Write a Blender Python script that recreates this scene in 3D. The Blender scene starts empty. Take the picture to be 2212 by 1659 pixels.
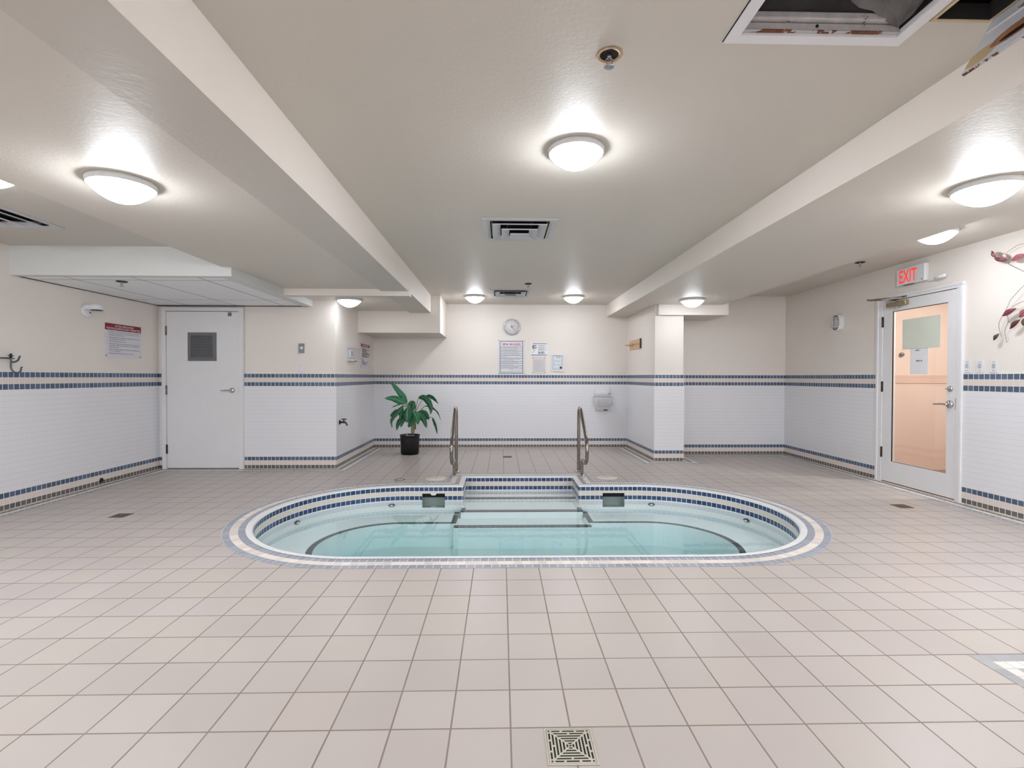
import bpy, bmesh, math, random
from math import sin, cos, pi, radians
from mathutils import Vector, Matrix
from mathutils.geometry import tessellate_polygon
random.seed(7)
S = bpy.context.scene
COL = S.collection

# ------------------------------------------------------------------ camera
FPX, YAW, PITCH, ROLL, CH = 1060.0, .022, .0138, .002, 1.198
cam_d = bpy.data.cameras.new('camera'); cam = bpy.data.objects.new('camera', cam_d); COL.objects.link(cam)
cam_d.sensor_width = 36.0; cam_d.lens = FPX / 2212 * 36.0; cam_d.clip_start = .02; cam_d.clip_end = 100
_f = Vector((sin(YAW) * cos(PITCH), cos(YAW) * cos(PITCH), -sin(PITCH)))
_r0 = Vector((cos(YAW), -sin(YAW), 0)); _u0 = _r0.cross(_f)
_r = _r0 * cos(ROLL) + _u0 * sin(ROLL); _u = _u0 * cos(ROLL) - _r0 * sin(ROLL)
cam.matrix_world = Matrix(((_r.x, _u.x, -_f.x, 0), (_r.y, _u.y, -_f.y, 0), (_r.z, _u.z, -_f.z, CH), (0, 0, 0, 1)))
S.camera = cam

# ------------------------------------------------------------------ world, exposure
W = bpy.data.worlds.new('world'); S.world = W; W.use_nodes = True
W.node_tree.nodes['Background'].inputs[0].default_value = (.8, .82, .85, 1)
W.node_tree.nodes['Background'].inputs[1].default_value = .05
S.view_settings.view_transform = 'Standard'; S.view_settings.look = 'None'
S.view_settings.gamma = 1; S.view_settings.use_curve_mapping = False
S.view_settings.exposure = 1.24
LAMP = 58.0            # radiance of every flush ceiling lamp's diffuser
LAMP_COL = (.95, 1.0, 1.075)

def ray(px, py):
    u = (px - 1106) / FPX; v = -(py - 829.5) / FPX
    return _f + _r * u + _u * v
def at_y(px, py, Y): r = ray(px, py); return r * (Y / r.y) + Vector((0, 0, CH))
def at_x(px, py, X): r = ray(px, py); return r * (X / r.x) + Vector((0, 0, CH))
def at_z(px, py, Z=0.): r = ray(px, py); return r * ((Z - CH) / r.z) + Vector((0, 0, CH))

# ------------------------------------------------------------------ tagging
def tag(o, label=None, cat=None, group=None, kind=None):
    if label: o['label'] = label
    if cat: o['category'] = cat
    if group: o['group'] = group
    if kind: o['kind'] = kind
    return o
def thing(name, label, cat, loc=(0, 0, 0), group=None, kind=None, rot=None):
    o = bpy.data.objects.new(name, None); COL.objects.link(o); o.empty_display_size = .05
    if rot is not None:
        m = Matrix(rot).transposed().to_4x4(); m.translation = Vector(loc); o.matrix_world = m
    else: o.location = loc
    return tag(o, label, cat, group, kind)
# wall frames: local x = right, y = up, z = out of the wall into the room
FR_BACK = ((1, 0, 0), (0, 0, 1), (0, -1, 0))
FR_LEFT = ((0, 1, 0), (0, 0, 1), (1, 0, 0))      # wall that faces +X
FR_RIGHT = ((0, -1, 0), (0, 0, 1), (-1, 0, 0))   # wall that faces -X

# ------------------------------------------------------------------ mesh builder
class MB:
    def __init__(s): s.b = bmesh.new(); s.uv = None
    def quad(s, pts, mi=0, uvs=None):
        vs = [s.b.verts.new(p) for p in pts]
        try: f = s.b.faces.new(vs)
        except ValueError: return None
        f.material_index = mi
        if uvs:
            if s.uv is None: s.uv = s.b.loops.layers.uv.new('UVMap')
            for l, q in zip(f.loops, uvs): l[s.uv].uv = q
        return f
    def box(s, x0, y0, z0, x1, y1, z1, mi=0):
        v = [s.b.verts.new((x, y, z)) for z in (z0, z1) for y in (y0, y1) for x in (x0, x1)]
        for q in ((0, 2, 3, 1), (4, 5, 7, 6), (0, 1, 5, 4), (2, 6, 7, 3), (0, 4, 6, 2), (1, 3, 7, 5)):
            s.b.faces.new([v[i] for i in q]).material_index = mi
        return s
    def cbox(s, c, d, mi=0): return s.box(c[0]-d[0]/2, c[1]-d[1]/2, c[2]-d[2]/2, c[0]+d[0]/2, c[1]+d[1]/2, c[2]+d[2]/2, mi)
    def tube(s, pts, r, seg=10, cap=True, mi=0):
        pts = [Vector(p) for p in pts]; n = len(pts)
        rr = r if isinstance(r, (list, tuple)) else [r] * n
        rings = []; ref = None
        for i, p in enumerate(pts):
            t = (pts[min(i + 1, n - 1)] - pts[max(i - 1, 0)]).normalized()
            if ref is None:
                ref = Vector((0, 0, 1)) if abs(t.z) < .9 else Vector((1, 0, 0))
            a = (ref - t * ref.dot(t)).normalized(); ref = a; b_ = t.cross(a)
            rings.append([s.b.verts.new(p + (a * cos(2*pi*k/seg) + b_ * sin(2*pi*k/seg)) * rr[i]) for k in range(seg)])
        for i in range(n - 1):
            for k in range(seg):
                f = s.b.faces.new((rings[i][k], rings[i][(k+1) % seg], rings[i+1][(k+1) % seg], rings[i+1][k])); f.smooth = True; f.material_index = mi
        if cap:
            s.b.faces.new(rings[0][::-1]).material_index = mi; s.b.faces.new(rings[-1]).material_index = mi
        return s
    def lathe(s, prof, c=(0, 0, 0), seg=32, mi=0, axis='z', smooth=True):
        c = Vector(c); rings = []
        def P(r, h, a):
            x, y = r * cos(a), r * sin(a)
            return c + (Vector((x, y, h)) if axis == 'z' else Vector((x, h, y)) if axis == 'y' else Vector((h, x, y)))
        for r, h in prof:
            rings.append([s.b.verts.new(P(0, h, 0))] if r < 1e-6 else [s.b.verts.new(P(r, h, 2*pi*k/seg)) for k in range(seg)])
        for A, B in zip(rings, rings[1:]):
            for k in range(seg):
                k2 = (k + 1) % seg
                q = [A[0], B[k2], B[k]] if len(A) == 1 else [A[k], A[k2], B[0]] if len(B) == 1 else [A[k], A[k2], B[k2], B[k]]
                f = s.b.faces.new(q); f.smooth = smooth; f.material_index = mi
        return s
    def prism(s, poly, z0, z1, mi=0, holes=()):
        loops = [list(poly)] + [list(h) for h in holes]
        flat = [p for l in loops for p in l]
        tris = tessellate_polygon([[Vector((p[0], p[1], 0)) for p in l] for l in loops])
        for z in ({z0, z1}):
            vs = [s.b.verts.new((p[0], p[1], z)) for p in flat]
            for t in tris:
                try: s.b.faces.new([vs[i] for i in t]).material_index = mi
                except ValueError: pass
        if z0 != z1:
            for l in loops:
                for i in range(len(l)):
                    a, b_ = l[i], l[(i + 1) % len(l)]
                    s.quad([(a[0], a[1], z0), (b_[0], b_[1], z0), (b_[0], b_[1], z1), (a[0], a[1], z1)], mi)
        return s
    def build(s, name, mat, parent=None, bevel=0, fix=True, weld=False):
        if weld: bmesh.ops.remove_doubles(s.b, verts=s.b.verts, dist=1e-5)
        if fix: bmesh.ops.recalc_face_normals(s.b, faces=s.b.faces)
        me = bpy.data.meshes.new(name); s.b.to_mesh(me); s.b.free()
        for m in (mat if isinstance(mat, (list, tuple)) else [mat]): me.materials.append(m)
        o = bpy.data.objects.new(name, me); COL.objects.link(o)
        if parent is not None: o.parent = parent
        if bevel:
            md = o.modifiers.new('bevel', 'BEVEL'); md.width = bevel; md.segments = 2; md.limit_method = 'ANGLE'; md.angle_limit = .6
        return o
def struct(o, name=None):
    o['kind'] = 'structure'; return o
def copy_tree(o, parent=None):
    c = o.copy(); COL.objects.link(c)
    if parent is not None: c.parent = parent
    for ch in list(o.children): copy_tree(ch, c)
    return c

# ------------------------------------------------------------------ materials
def lin(c):
    def f(v): v /= 255.; return v / 12.92 if v <= .04045 else ((v + .055) / 1.055) ** 2.4
    return tuple(f(v) for v in c) + (1,)
class G:
    """small node-graph writer"""
    def __init__(s, name):
        s.m = bpy.data.materials.new(name); s.m.use_nodes = True; s.t = s.m.node_tree; s.t.nodes.clear()
        s.out = s.t.nodes.new('ShaderNodeOutputMaterial'); s.p = s.t.nodes.new('ShaderNodeBsdfPrincipled')
        s.t.links.new(s.p.outputs[0], s.out.inputs[0])
    def n(s, t): return s.t.nodes.new(t)
    def L(s, a, b):
        if isinstance(a, (int, float)): b.default_value = a
        elif isinstance(a, tuple): b.default_value = a
        else: s.t.links.new(a, b)
    def math(s, op, a, b=None, c=None):
        n = s.n('ShaderNodeMath'); n.operation = op
        for i, v in enumerate((a, b, c)):
            if v is not None: s.L(v, n.inputs[i])
        return n.outputs[0]
    def mix(s, f, a, b):
        n = s.n('ShaderNodeMix'); n.data_type = 'RGBA'
        s.L(f, n.inputs[0]); s.L(a, n.inputs[6]); s.L(b, n.inputs[7]); return n.outputs[2]
    def pos(s):
        g = s.n('ShaderNodeNewGeometry'); x = s.n('ShaderNodeSeparateXYZ'); s.L(g.outputs['Position'], x.inputs[0]); s.P = g.outputs['Position']
        return x.outputs
    def nor(s):
        g = s.n('ShaderNodeNewGeometry'); x = s.n('ShaderNodeSeparateXYZ'); s.L(g.outputs['True Normal'], x.inputs[0]); return x.outputs
    def uv(s):
        g = s.n('ShaderNodeTexCoord'); x = s.n('ShaderNodeSeparateXYZ'); s.L(g.outputs['UV'], x.inputs[0]); return x.outputs
    def obj(s): return s.n('ShaderNodeTexCoord').outputs['Object']
    def noise(s, scale, vec=None, detail=3, rough=.55):
        n = s.n('ShaderNodeTexNoise'); n.inputs['Scale'].default_value = scale; n.inputs['Detail'].default_value = detail; n.inputs['Roughness'].default_value = rough
        if vec is not None: s.L(vec, n.inputs['Vector'])
        return n.outputs[0]
    def rand(s, a, b):
        c = s.n('ShaderNodeCombineXYZ'); s.L(a, c.inputs[0]); s.L(b, c.inputs[1])
        n = s.n('ShaderNodeTexWhiteNoise'); n.noise_dimensions = '3D'; s.L(c.outputs[0], n.inputs['Vector']); return n.outputs[0]
    def line(s, u, size, gap, off=0.):
        f = s.math('FRACT', s.math('DIVIDE', s.math('ADD', u, off), size)); return s.math('LESS_THAN', f, gap / size)
    def cell(s, u, size, off=0.): return s.math('FLOOR', s.math('DIVIDE', s.math('ADD', u, off), size))
    def band(s, z, a, b): return s.math('MULTIPLY', s.math('GREATER_THAN', z, a), s.math('LESS_THAN', z, b))
    def bump(s, h, strength, dist=.002):
        b = s.n('ShaderNodeBump'); b.inputs['Strength'].default_value = strength; b.inputs['Distance'].default_value = dist
        s.L(h, b.inputs['Height']); s.t.links.new(b.outputs[0], s.p.inputs['Normal'])
    def set(s, col=None, rough=None, metal=None, spec=None):
        if col is not None: s.L(col, s.p.inputs['Base Color'])
        if rough is not None: s.L(rough, s.p.inputs['Roughness'])
        if metal is not None: s.L(metal, s.p.inputs['Metallic'])
        if spec is not None: s.L(spec, s.p.inputs['Specular IOR Level'])
        return s.m
def plain(name, rgb, rough=.5, metal=0., var=.04, scale=9., spec=.5, bump=0.):
    g = G(name); v = g.noise(scale, g.obj(), 4)
    c = lin(rgb); d = tuple(max(0, x * (1 - 2.2 * var)) for x in c[:3]) + (1,); e = tuple(min(1, x * (1 + 2.2 * var)) for x in c[:3]) + (1,)
    g.set(g.mix(v, d, e), rough, metal, spec)
    if bump: g.bump(g.noise(scale * 12, g.obj(), 2), bump, .001)
    return g.m
def emit(name, col, strength):
    g = G(name); g.set(tuple(.8 * v for v in col) + (1,), .4); g.L(tuple(col) + (1,), g.p.inputs['Emission Color']); g.L(strength, g.p.inputs['Emission Strength']); return g.m

BLUE = lin((86, 102, 125)); GREYT = lin((104, 100, 96)); BEIGE = lin((226, 214, 206)); WTILE = lin((233, 233, 236)); GROUT = lin((236, 236, 238))
def wall_material(name, paint):
    g = G(name); x, y, z = g.pos(); nx, ny, nz = g.nor()
    side = g.math('GREATER_THAN', g.math('ABSOLUTE', nx), .5)
    u = g.math('ADD', g.math('MULTIPLY', side, y), g.math('MULTIPLY', g.math('SUBTRACT', 1., side), x)); u = g.math('ADD', u, 20.0)
    tile_zone = g.math('LESS_THAN', z, 1.2415)
    blue = g.math('ADD', g.math('ADD', g.band(z, 1.187, 1.236), g.band(z, 1.077, 1.127)), g.band(z, .106, .152))
    grey = g.band(z, .001, .045); beige = g.math('ADD', g.band(z, 1.131, 1.183), g.band(z, .049, .102))
    joint = g.line(u, .0515, .0048); rnd = g.rand(g.cell(u, .0515), g.math('ADD', g.math('GREATER_THAN', z, 1.15), g.math('MULTIPLY', 2., g.math('GREATER_THAN', z, .075))))
    bcol = g.mix(rnd, tuple(c * .78 for c in BLUE[:3]) + (1,), tuple(c * 1.2 for c in BLUE[:3]) + (1,))
    gcol = g.mix(rnd, tuple(c * .85 for c in GREYT[:3]) + (1,), tuple(c * 1.15 for c in GREYT[:3]) + (1,))
    zr = g.math('SUBTRACT', z, .155); row = g.cell(zr, .0509)
    shift = g.math('MULTIPLY', g.math('MODULO', row, 2.), .0509)
    bj = g.math('MAXIMUM', g.line(zr, .0509, .0026), g.math('MULTIPLY', g.line(g.math('ADD', u, shift), .1018, .0020), .3))
    wt = g.mix(bj, WTILE, lin((214, 214, 217)))
    c = g.mix(g.band(z, .156, 1.073), GROUT, wt)
    c = g.mix(blue, c, g.mix(joint, bcol, GROUT)); c = g.mix(grey, c, g.mix(joint, gcol, GROUT))
    c = g.mix(beige, c, g.mix(g.math('MULTIPLY', joint, .45), BEIGE, GROUT))
    pn = g.noise(1.3, g.P, 4); pc = g.mix(pn, tuple(v * .965 for v in lin(paint)[:3]) + (1,), tuple(min(1, v * 1.03) for v in lin(paint)[:3]) + (1,))
    g.set(g.mix(tile_zone, pc, c), g.math('SUBTRACT', .55, g.math('MULTIPLY', tile_zone, .28)), 0., .45)
    hgt = g.math('SUBTRACT', g.math('MULTIPLY', g.noise(160., g.P, 2), .3), g.math('MULTIPLY', tile_zone, g.math('MAXIMUM', bj, joint)))
    g.bump(hgt, .3, .0012)
    return g.m
M = {}
M['wall'] = wall_material('wall_paint_and_tile', (235, 227, 219))
def ceiling_material(name, rgb, rough=.47):
    g = G(name); g.pos(); a = g.noise(.9, g.P, 4)
    c = lin(rgb); g.set(g.mix(a, tuple(v * .96 for v in c[:3]) + (1,), tuple(min(1, v * 1.03) for v in c[:3]) + (1,)), rough, 0., .36)
    h = g.math('ADD', g.noise(55., g.P, 3), g.math('MULTIPLY', g.noise(14., g.P, 2), .6)); g.bump(h, .22, .004); return g.m
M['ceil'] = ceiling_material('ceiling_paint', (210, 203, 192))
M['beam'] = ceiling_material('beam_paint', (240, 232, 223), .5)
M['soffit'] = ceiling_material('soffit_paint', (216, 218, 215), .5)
M['ceil_shade'] = ceiling_material('shaded_ceiling_paint', (200, 194, 185), .45)  # darkened ceiling paint: shade put into the left beam underside and high ceiling
def floor_material():
    g = G('floor_tile'); x, y, z = g.pos(); T = .204
    u = g.math('ADD', x, 20 * T - .034 + .003); v = g.math('ADD', y, 20 * T - 1.659 + .003)
    j = g.math('MAXIMUM', g.line(u, T, .0062), g.line(v, T, .0062)); r = g.rand(g.cell(u, T), g.cell(v, T))
    n = g.noise(3.1, g.P, 4); n2 = g.noise(40., g.P, 3)
    t = g.mix(r, lin((180, 170, 164)), lin((190, 180, 174)))
    t = g.mix(g.math('MULTIPLY', g.math('GREATER_THAN', r, .8), .55), t, lin((182, 173, 161)))
    t = g.mix(g.math('MULTIPLY', n, .35), t, lin((187, 178, 172)))
    gr = g.mix(g.noise(6., g.P, 3), lin((112, 97, 88)), lin((146, 131, 121)))
    g.set(g.mix(j, t, gr), g.math('ADD', g.math('ADD', .29, g.math('MULTIPLY', r, .08)), g.math('ADD', g.math('MULTIPLY', n2, .06), g.math('MULTIPLY', j, .3))), 0., .75)
    g.bump(g.math('SUBTRACT', g.math('MULTIPLY', g.noise(5., g.P, 2), .5), j), .2, .0016)
    return g.m
M['floor'] = floor_material()
def ring_material(name, col, gap=.004, grout=(222, 222, 224), var=.13, rough=.35, size=.0525, gs=1.):
    """mosaic row: UV u = metres along the row, v = metres across it"""
    g = G(name); u, v, _ = g.uv(); u = g.math('ADD', u, 30.); j = g.line(u, size, gap)
    e = g.math('LESS_THAN', v, .0032); j2 = g.math('MAXIMUM', g.math('MULTIPLY', j, gs), e); r = g.rand(g.cell(u, size), 1.5)
    c = lin(col); g.set(g.mix(j2, g.mix(r, tuple(k * (1 - var) for k in c[:3]) + (1,), tuple(min(1, k * (1 + var)) for k in c[:3]) + (1,)), lin(grout)), rough, 0., .5)
    g.bump(g.math('SUBTRACT', 1., j2), .2, .001); return g.m
M['r_grey'] = ring_material('mosaic_blue_grey', (150, 154, 164)); M['r_cream'] = ring_material('mosaic_cream', (226, 214, 203), gs=.35)
M['r_white'] = ring_material('coping_white', (230, 229, 228), gs=.25, var=.03, size=.105); M['r_dark'] = ring_material('mosaic_black', (16, 20, 24), gap=.005, grout=(120, 132, 134), size=.06)
M['r_brown'] = ring_material('mosaic_warm_grey', (122, 116, 112)); 
def pool_wall_material():
    g = G('pool_wall_tile'); u, v, _ = g.uv(); u = g.math('ADD', u, 30.); j = g.line(u, .0522, .0052)
    blue = g.math('ADD', g.band(v, .014, .056), g.band(v, .110, .154)); beige = g.band(v, .060, .106); r = g.rand(g.cell(u, .0522), g.cell(v, .055))
    b = lin((48, 72, 108)); bc = g.mix(r, tuple(k * .7 for k in b[:3]) + (1,), tuple(k * 1.3 for k in b[:3]) + (1,))
    white = g.mix(g.math('MULTIPLY', g.math('GREATER_THAN', v, .157), g.math('MAXIMUM', j, g.line(v, .0522, .004))), lin((238, 239, 240)), lin((222, 225, 227)))
    c = g.mix(blue, white, g.mix(j, bc, lin((222, 224, 228)))); c = g.mix(beige, c, g.mix(g.math('MULTIPLY', j, .5), lin((216, 208, 198)), lin((228, 226, 224))))
    g.set(c, .2, 0., .5); g.bump(g.math('SUBTRACT', 1., j), .2, .001); return g.m
M['poolwall'] = pool_wall_material()
M['plaster'] = plain('pool_plaster', (240, 242, 243), .45, var=.02)
M['plaster_grey'] = plain('basin_plaster', (214, 220, 222), .45, var=.02)
M['white'] = plain('white_paint', (232, 231, 232), .38, var=.012); M['white_plastic'] = plain('white_plastic', (228, 228, 230), .35, var=.015)
M['ceramic'] = plain('white_ceramic', (226, 226, 230), .12, var=.01); M['lamp_base'] = plain('lamp_rim_white', (225, 225, 225), .35, var=.01)
M['steel'] = plain('brushed_steel', (150, 140, 132), .2, 1., .08, 30.); M['chrome'] = plain('chrome', (200, 200, 202), .14, 1., .03)
M['brass'] = plain('dull_brass', (168, 152, 122), .35, .8, .05); M['hinge_brown'] = plain('bronze_hinge', (76, 58, 50), .45, .6)
M['black'] = plain('black_plastic', (18, 18, 20), .5, var=.1); M['dark_void'] = plain('dark_cavity', (14, 13, 13), .9, var=.1)
M['grey_metal'] = plain('grey_louver_metal', (112, 113, 116), .5, .1); M['timer_grey'] = plain('timer_plate_grey', (128, 130, 134), .35, .5)
M['screw'] = plain('screw_dark', (96, 92, 92), .4, .7); M['wood'] = plain('pale_pine', (214, 180, 146), .5, var=.12, scale=22.); M['wood_dark'] = plain('wood_end_grain', (92, 62, 46), .6, var=.1)
M['red'] = plain('sign_red', (142, 24, 40), .4, var=.03); M['sign_white'] = plain('sign_white', (224, 223, 228), .4, var=.01); M['ink'] = plain('print_dark', (82, 60, 70), .6, var=.02)
M['ink_grey'] = plain('print_grey', (132, 132, 142), .6, var=.02); M['ink_black'] = plain('print_black', (58, 58, 64), .6, var=.02); M['navy'] = plain('sign_navy', (88, 94, 112), .5, var=.02)
M['spa_red'] = plain('lettering_red', (186, 48, 46), .5, var=.03); M['paper'] = plain('paper_white', (240, 240, 242), .6, var=.01); M['cert'] = plain('certificate_paper', (216, 222, 228), .3, var=.02)
M['seal'] = plain('seal_maroon', (84, 24, 62), .5); M['clock_face'] = plain('clock_face', (224, 223, 224), .35, var=.01)
M['tile_panel'] = None
def fresnel_clear(name, tint, ior, rough=.01, bump=None, vol=None):
    g = G(name); g.t.nodes.remove(g.p)
    tr = g.n('ShaderNodeBsdfTransparent'); tr.inputs[0].default_value = tint
    gl = g.n('ShaderNodeBsdfGlossy'); gl.inputs['Roughness'].default_value = rough; gl.inputs[0].default_value = (1, 1, 1, 1)
    ge = g.n('ShaderNodeNewGeometry'); dt = g.n('ShaderNodeVectorMath'); dt.operation = 'DOT_PRODUCT'; g.L(ge.outputs['Incoming'], dt.inputs[1]); g.L(ge.outputs['Normal'], dt.inputs[0])
    f0 = ((ior - 1) / (ior + 1)) ** 2; c1 = g.math('SUBTRACT', 1., g.math('ABSOLUTE', dt.outputs['Value']))      # Schlick, the same from both sides
    fr = g.math('ADD', f0, g.math('MULTIPLY', 1 - f0, g.math('POWER', c1, 5.)))
    mx = g.n('ShaderNodeMixShader'); g.L(fr, mx.inputs[0]); g.L(tr.outputs[0], mx.inputs[1]); g.L(gl.outputs[0], mx.inputs[2]); g.L(mx.outputs[0], g.out.inputs[0])
    if bump:
        b = g.n('ShaderNodeBump'); b.inputs['Strength'].default_value = bump[1]; b.inputs['Distance'].default_value = .01; g.pos()
        g.L(g.noise(bump[0], g.P, 3), b.inputs['Height']); g.L(b.outputs[0], gl.inputs['Normal'])
    if vol:
        va = g.n('ShaderNodeVolumeAbsorption'); va.inputs[0].default_value = vol[0]; va.inputs[1].default_value = vol[1]; g.L(va.outputs[0], g.out.inputs[1])
    return g.m
M['water'] = fresnel_clear('pool_water', (1, 1, 1, 1), 1.33, .015, (5., .06), ((.34, .80, .79, 1), .62))
M['glass'] = fresnel_clear('door_glass', (.96, .96, .95, 1), 1.45, .005); M['clear_cover'] = fresnel_clear('clear_plastic', (.93, .93, .95, 1), 1.4, .05)
def lamp_material(level=1.):
    g = G('lamp_diffuser'); x = g.n('ShaderNodeSeparateXYZ'); g.L(g.obj(), x.inputs[0]); h = g.math('DIVIDE', g.math('SUBTRACT', -.024, x.outputs[2]), .068)
    g.set((.8, .8, .8, 1), .4); g.L(LAMP_COL + (1,), g.p.inputs['Emission Color']); g.L(g.math('MULTIPLY', LAMP * level, g.math('ADD', .2, g.math('MULTIPLY', .80, g.math('MINIMUM', 1., g.math('MAXIMUM', 0., h))))), g.p.inputs['Emission Strength']); return g.m
M['lamp'] = lamp_material(); M['exit_red'] = emit('exit_red', (1., .035, .025), .34); M['lamp_pink'] = emit('hall_lamp_diffuser', (1., .97, .93), 82.)
M['pink'] = plain('salmon_wall_paint', (230, 210, 198), .55, var=.015, scale=1.5); M['pink_band'] = plain('rose_tile_band', (222, 194, 180), .4, var=.03); M['brownfloor'] = plain('hall_floor_brown', (150, 112, 92), .5, var=.05)
M['green_sheet'] = plain('pale_green_sheet', (222, 227, 212), .5, var=.03, scale=3.)

# ------------------------------------------------------------------ text
def text(s, size, width, loc, parent, mat, name='lettering', bold=0., align='LEFT', dz=.0012, height=None):
    c = bpy.data.curves.new('t', 'FONT'); c.body = s; c.size = size; c.offset = bold; c.resolution_u = 3
    o = bpy.data.objects.new('t', c); COL.objects.link(o); dg = bpy.context.evaluated_depsgraph_get()
    me = bpy.data.meshes.new_from_object(o.evaluated_get(dg)); bpy.data.objects.remove(o); bpy.data.curves.remove(c)
    xs = [v.co.x for v in me.vertices]; ys = [v.co.y for v in me.vertices]; w = max(xs) - min(xs) or 1; x0 = min(xs)
    k = width / w if width else 1.; ky = height / (max(ys) - min(ys)) if height else 1.
    off = {'LEFT': 0, 'CENTER': -.5 * w * k, 'RIGHT': -w * k}[align]
    for v in me.vertices: v.co = Vector(((v.co.x - x0) * k + off + loc[0], v.co.y * ky + loc[1], loc[2] + dz))
    me.name = name; me.materials.clear(); me.materials.append(mat)
    ob = bpy.data.objects.new(name, me); COL.objects.link(ob); ob.parent = parent; return ob
def merge_into(name, obs, mat, parent):
    """several lines of print become one printed part"""
    b = bmesh.new()
    for o in obs: b.from_mesh(o.data)
    me = bpy.data.meshes.new(name); b.to_mesh(me); b.free(); me.materials.append(mat)
    for o in obs: bpy.data.objects.remove(o)
    ob = bpy.data.objects.new(name, me); COL.objects.link(ob); ob.parent = parent; return ob
def word_bars(b, x0, x1, y, h, z, seed=0, mi=0):
    """illegible print: a row of word-length dashes"""
    rr = random.Random(seed); x = x0
    while x < x1 - .001:
        w = min(rr.uniform(1.6, 4.6) * h * 1.5, x1 - x); b.quad([(x, y - h/2, z), (x + w, y - h/2, z), (x + w, y + h/2, z), (x, y + h/2, z)], mi); x += w + h * .7

# ================================================================== ROOM
XL, XR, YD, YB, YF = -4.45, 4.45, 6.48, 8.40, -5.2
def rect(x0, y0, x1, y1): return [(x0, y0), (x1, y0), (x1, y1), (x0, y1)]
def circ(cx, cy, r, n=24): return [(cx + r * cos(2*pi*k/n), cy + r * sin(2*pi*k/n)) for k in range(n)]
# pool outline: the coping's inner edge pushed outwards by d; the same vertex count for every d
PC = ((-.993, 4.338), (1.443, 4.338)); PR = 1.057; NX0, NX1, NY = -.416, .860, 5.888
SK = ((-.866, -.617), (1.126, 1.369))
def pool_path(d, n=56):
    yt = PC[0][1] + PR + d; yb = PC[0][1] - PR - d; P = []
    for k in range(n + 1): a = -pi/2 + pi * k / n; P.append((PC[1][0] + (PR + d) * cos(a), PC[1][1] + (PR + d) * sin(a)))
    P += [(SK[1][1], yt), (SK[1][0], yt), (NX1 + d, yt), (NX1 + d, NY + d), (NX0 - d, NY + d), (NX0 - d, yt), (SK[0][1], yt), (SK[0][0], yt)]
    for k in range(n + 1): a = pi/2 + pi * k / n; P.append((PC[0][0] + (PR + d) * cos(a), PC[0][1] + (PR + d) * sin(a)))
    return P
I_SKR, I_SKL = 57, 63
def arc_len(P, closed=True):
    L = [0.]; n = len(P)
    for i in range(n if closed else n - 1):
        a, b = P[i], P[(i + 1) % n]; L.append(L[-1] + math.hypot(a[0]-b[0], a[1]-b[1]))
    return L
def ring(b, A, B, z, mi, w, closed=True, zb=None, off=0.):
    n = len(A); Lm = arc_len([((p[0]+q[0])/2, (p[1]+q[1])/2) for p, q in zip(A, B)], closed); zb = z if zb is None else zb
    for i in range(n if closed else n - 1):
        j = (i + 1) % n
        b.quad([(A[i][0], A[i][1], z), (A[j][0], A[j][1], z), (B[j][0], B[j][1], zb), (B[i][0], B[i][1], zb)], mi,
               [(Lm[i] + off, w), (Lm[i+1] + off, w), (Lm[i+1] + off, 0.), (Lm[i] + off, 0.)])

# floor -------------------------------------------------------------
b = MB(); b.prism(rect(XL - .05, YF - .05, XR + .02, YB + .05), 0, 0, holes=[pool_path(.2145)])
struct(b.build('floor', M['floor']))
# tiled border strips along the walls
WALLP = [(XL, YF), (XL, YD), (-2.17, YD), (-2.17, YB), (2.17, YB), (2.20, 6.97), (2.61, 6.97), (2.61, 7.60), (XR, 7.60), (XR, YF)]
def inset(P, d):
    out = []
    for i in range(len(P)):
        a, p, c = P[(i-1) % len(P)], P[i], P[(i+1) % len(P)]
        def nrm(q, r):
            t = Vector((r[0]-q[0], r[1]-q[1])).normalized(); return Vector((t.y, -t.x))
        n1, n2 = nrm(a, p), nrm(p, c); m = (n1 + n2).normalized(); k = d / max(.3, m.dot(n1)); out.append((p[0] + m.x * k, p[1] + m.y * k))
    return out
b = MB(); mats = [M['r_cream'], M['r_brown'], M['r_cream'], M['r_grey']]
for k in range(4):
    ring(b, inset(WALLP, .012 + .051 * k), inset(WALLP, .012 + .051 * (k + 1)), .0012, k, .051, closed=True)
struct(b.build('trim_1', mats))

# walls ---------------------------------------------------------------
TP = .012   # the tile stands this proud of the paint
def wall_y(name, x0, x1, Y, ztop, thick=.1, sgn=1):
    b = MB(); b.box(x0, Y, 1.24, x1, Y + thick, ztop); b.box(x0, Y - TP, 0, x1, Y + thick, 1.24); return struct(b.build(name, M['wall']))
wall_y('wall_back_left', XL - .1, -2.26, YD, 2.45)
wall_y('wall_back', -2.27, 2.27, YB, 2.6)
wall_y('wall_back_right', 2.60, XR + .1, 7.60, 2.6)
wall_y('wall_near', XL - .1, XR + .1, YF - .1, 2.6)
b = MB(); b.box(XL - .1, YF, 1.24, XL, YD + .1, 2.6); b.box(XL - .1, YF, 0, XL + TP, YD + .1, 1.24); struct(b.build('wall_left', M['wall']))
b = MB(); b.box(-2.26, YD, 1.24, -2.17, YB, 2.45); b.box(-2.26, YD - TP, 0, -2.17 + TP, YB, 1.24); struct(b.build('wall_left_return', M['wall']))
# column with its left flank running back to the back wall
b = MB(); cp = lambda e: [(2.17 - e, YB), (2.20 - e, 6.985 - e), (2.61 + e, 6.985 - e), (2.61 + e, 7.62), (2.4, 7.62), (2.4, YB)]
b.prism(cp(0), 1.24, 2.235); b.prism(cp(TP), 0, 1.24); struct(b.build('wall_column', M['wall']))
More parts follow.
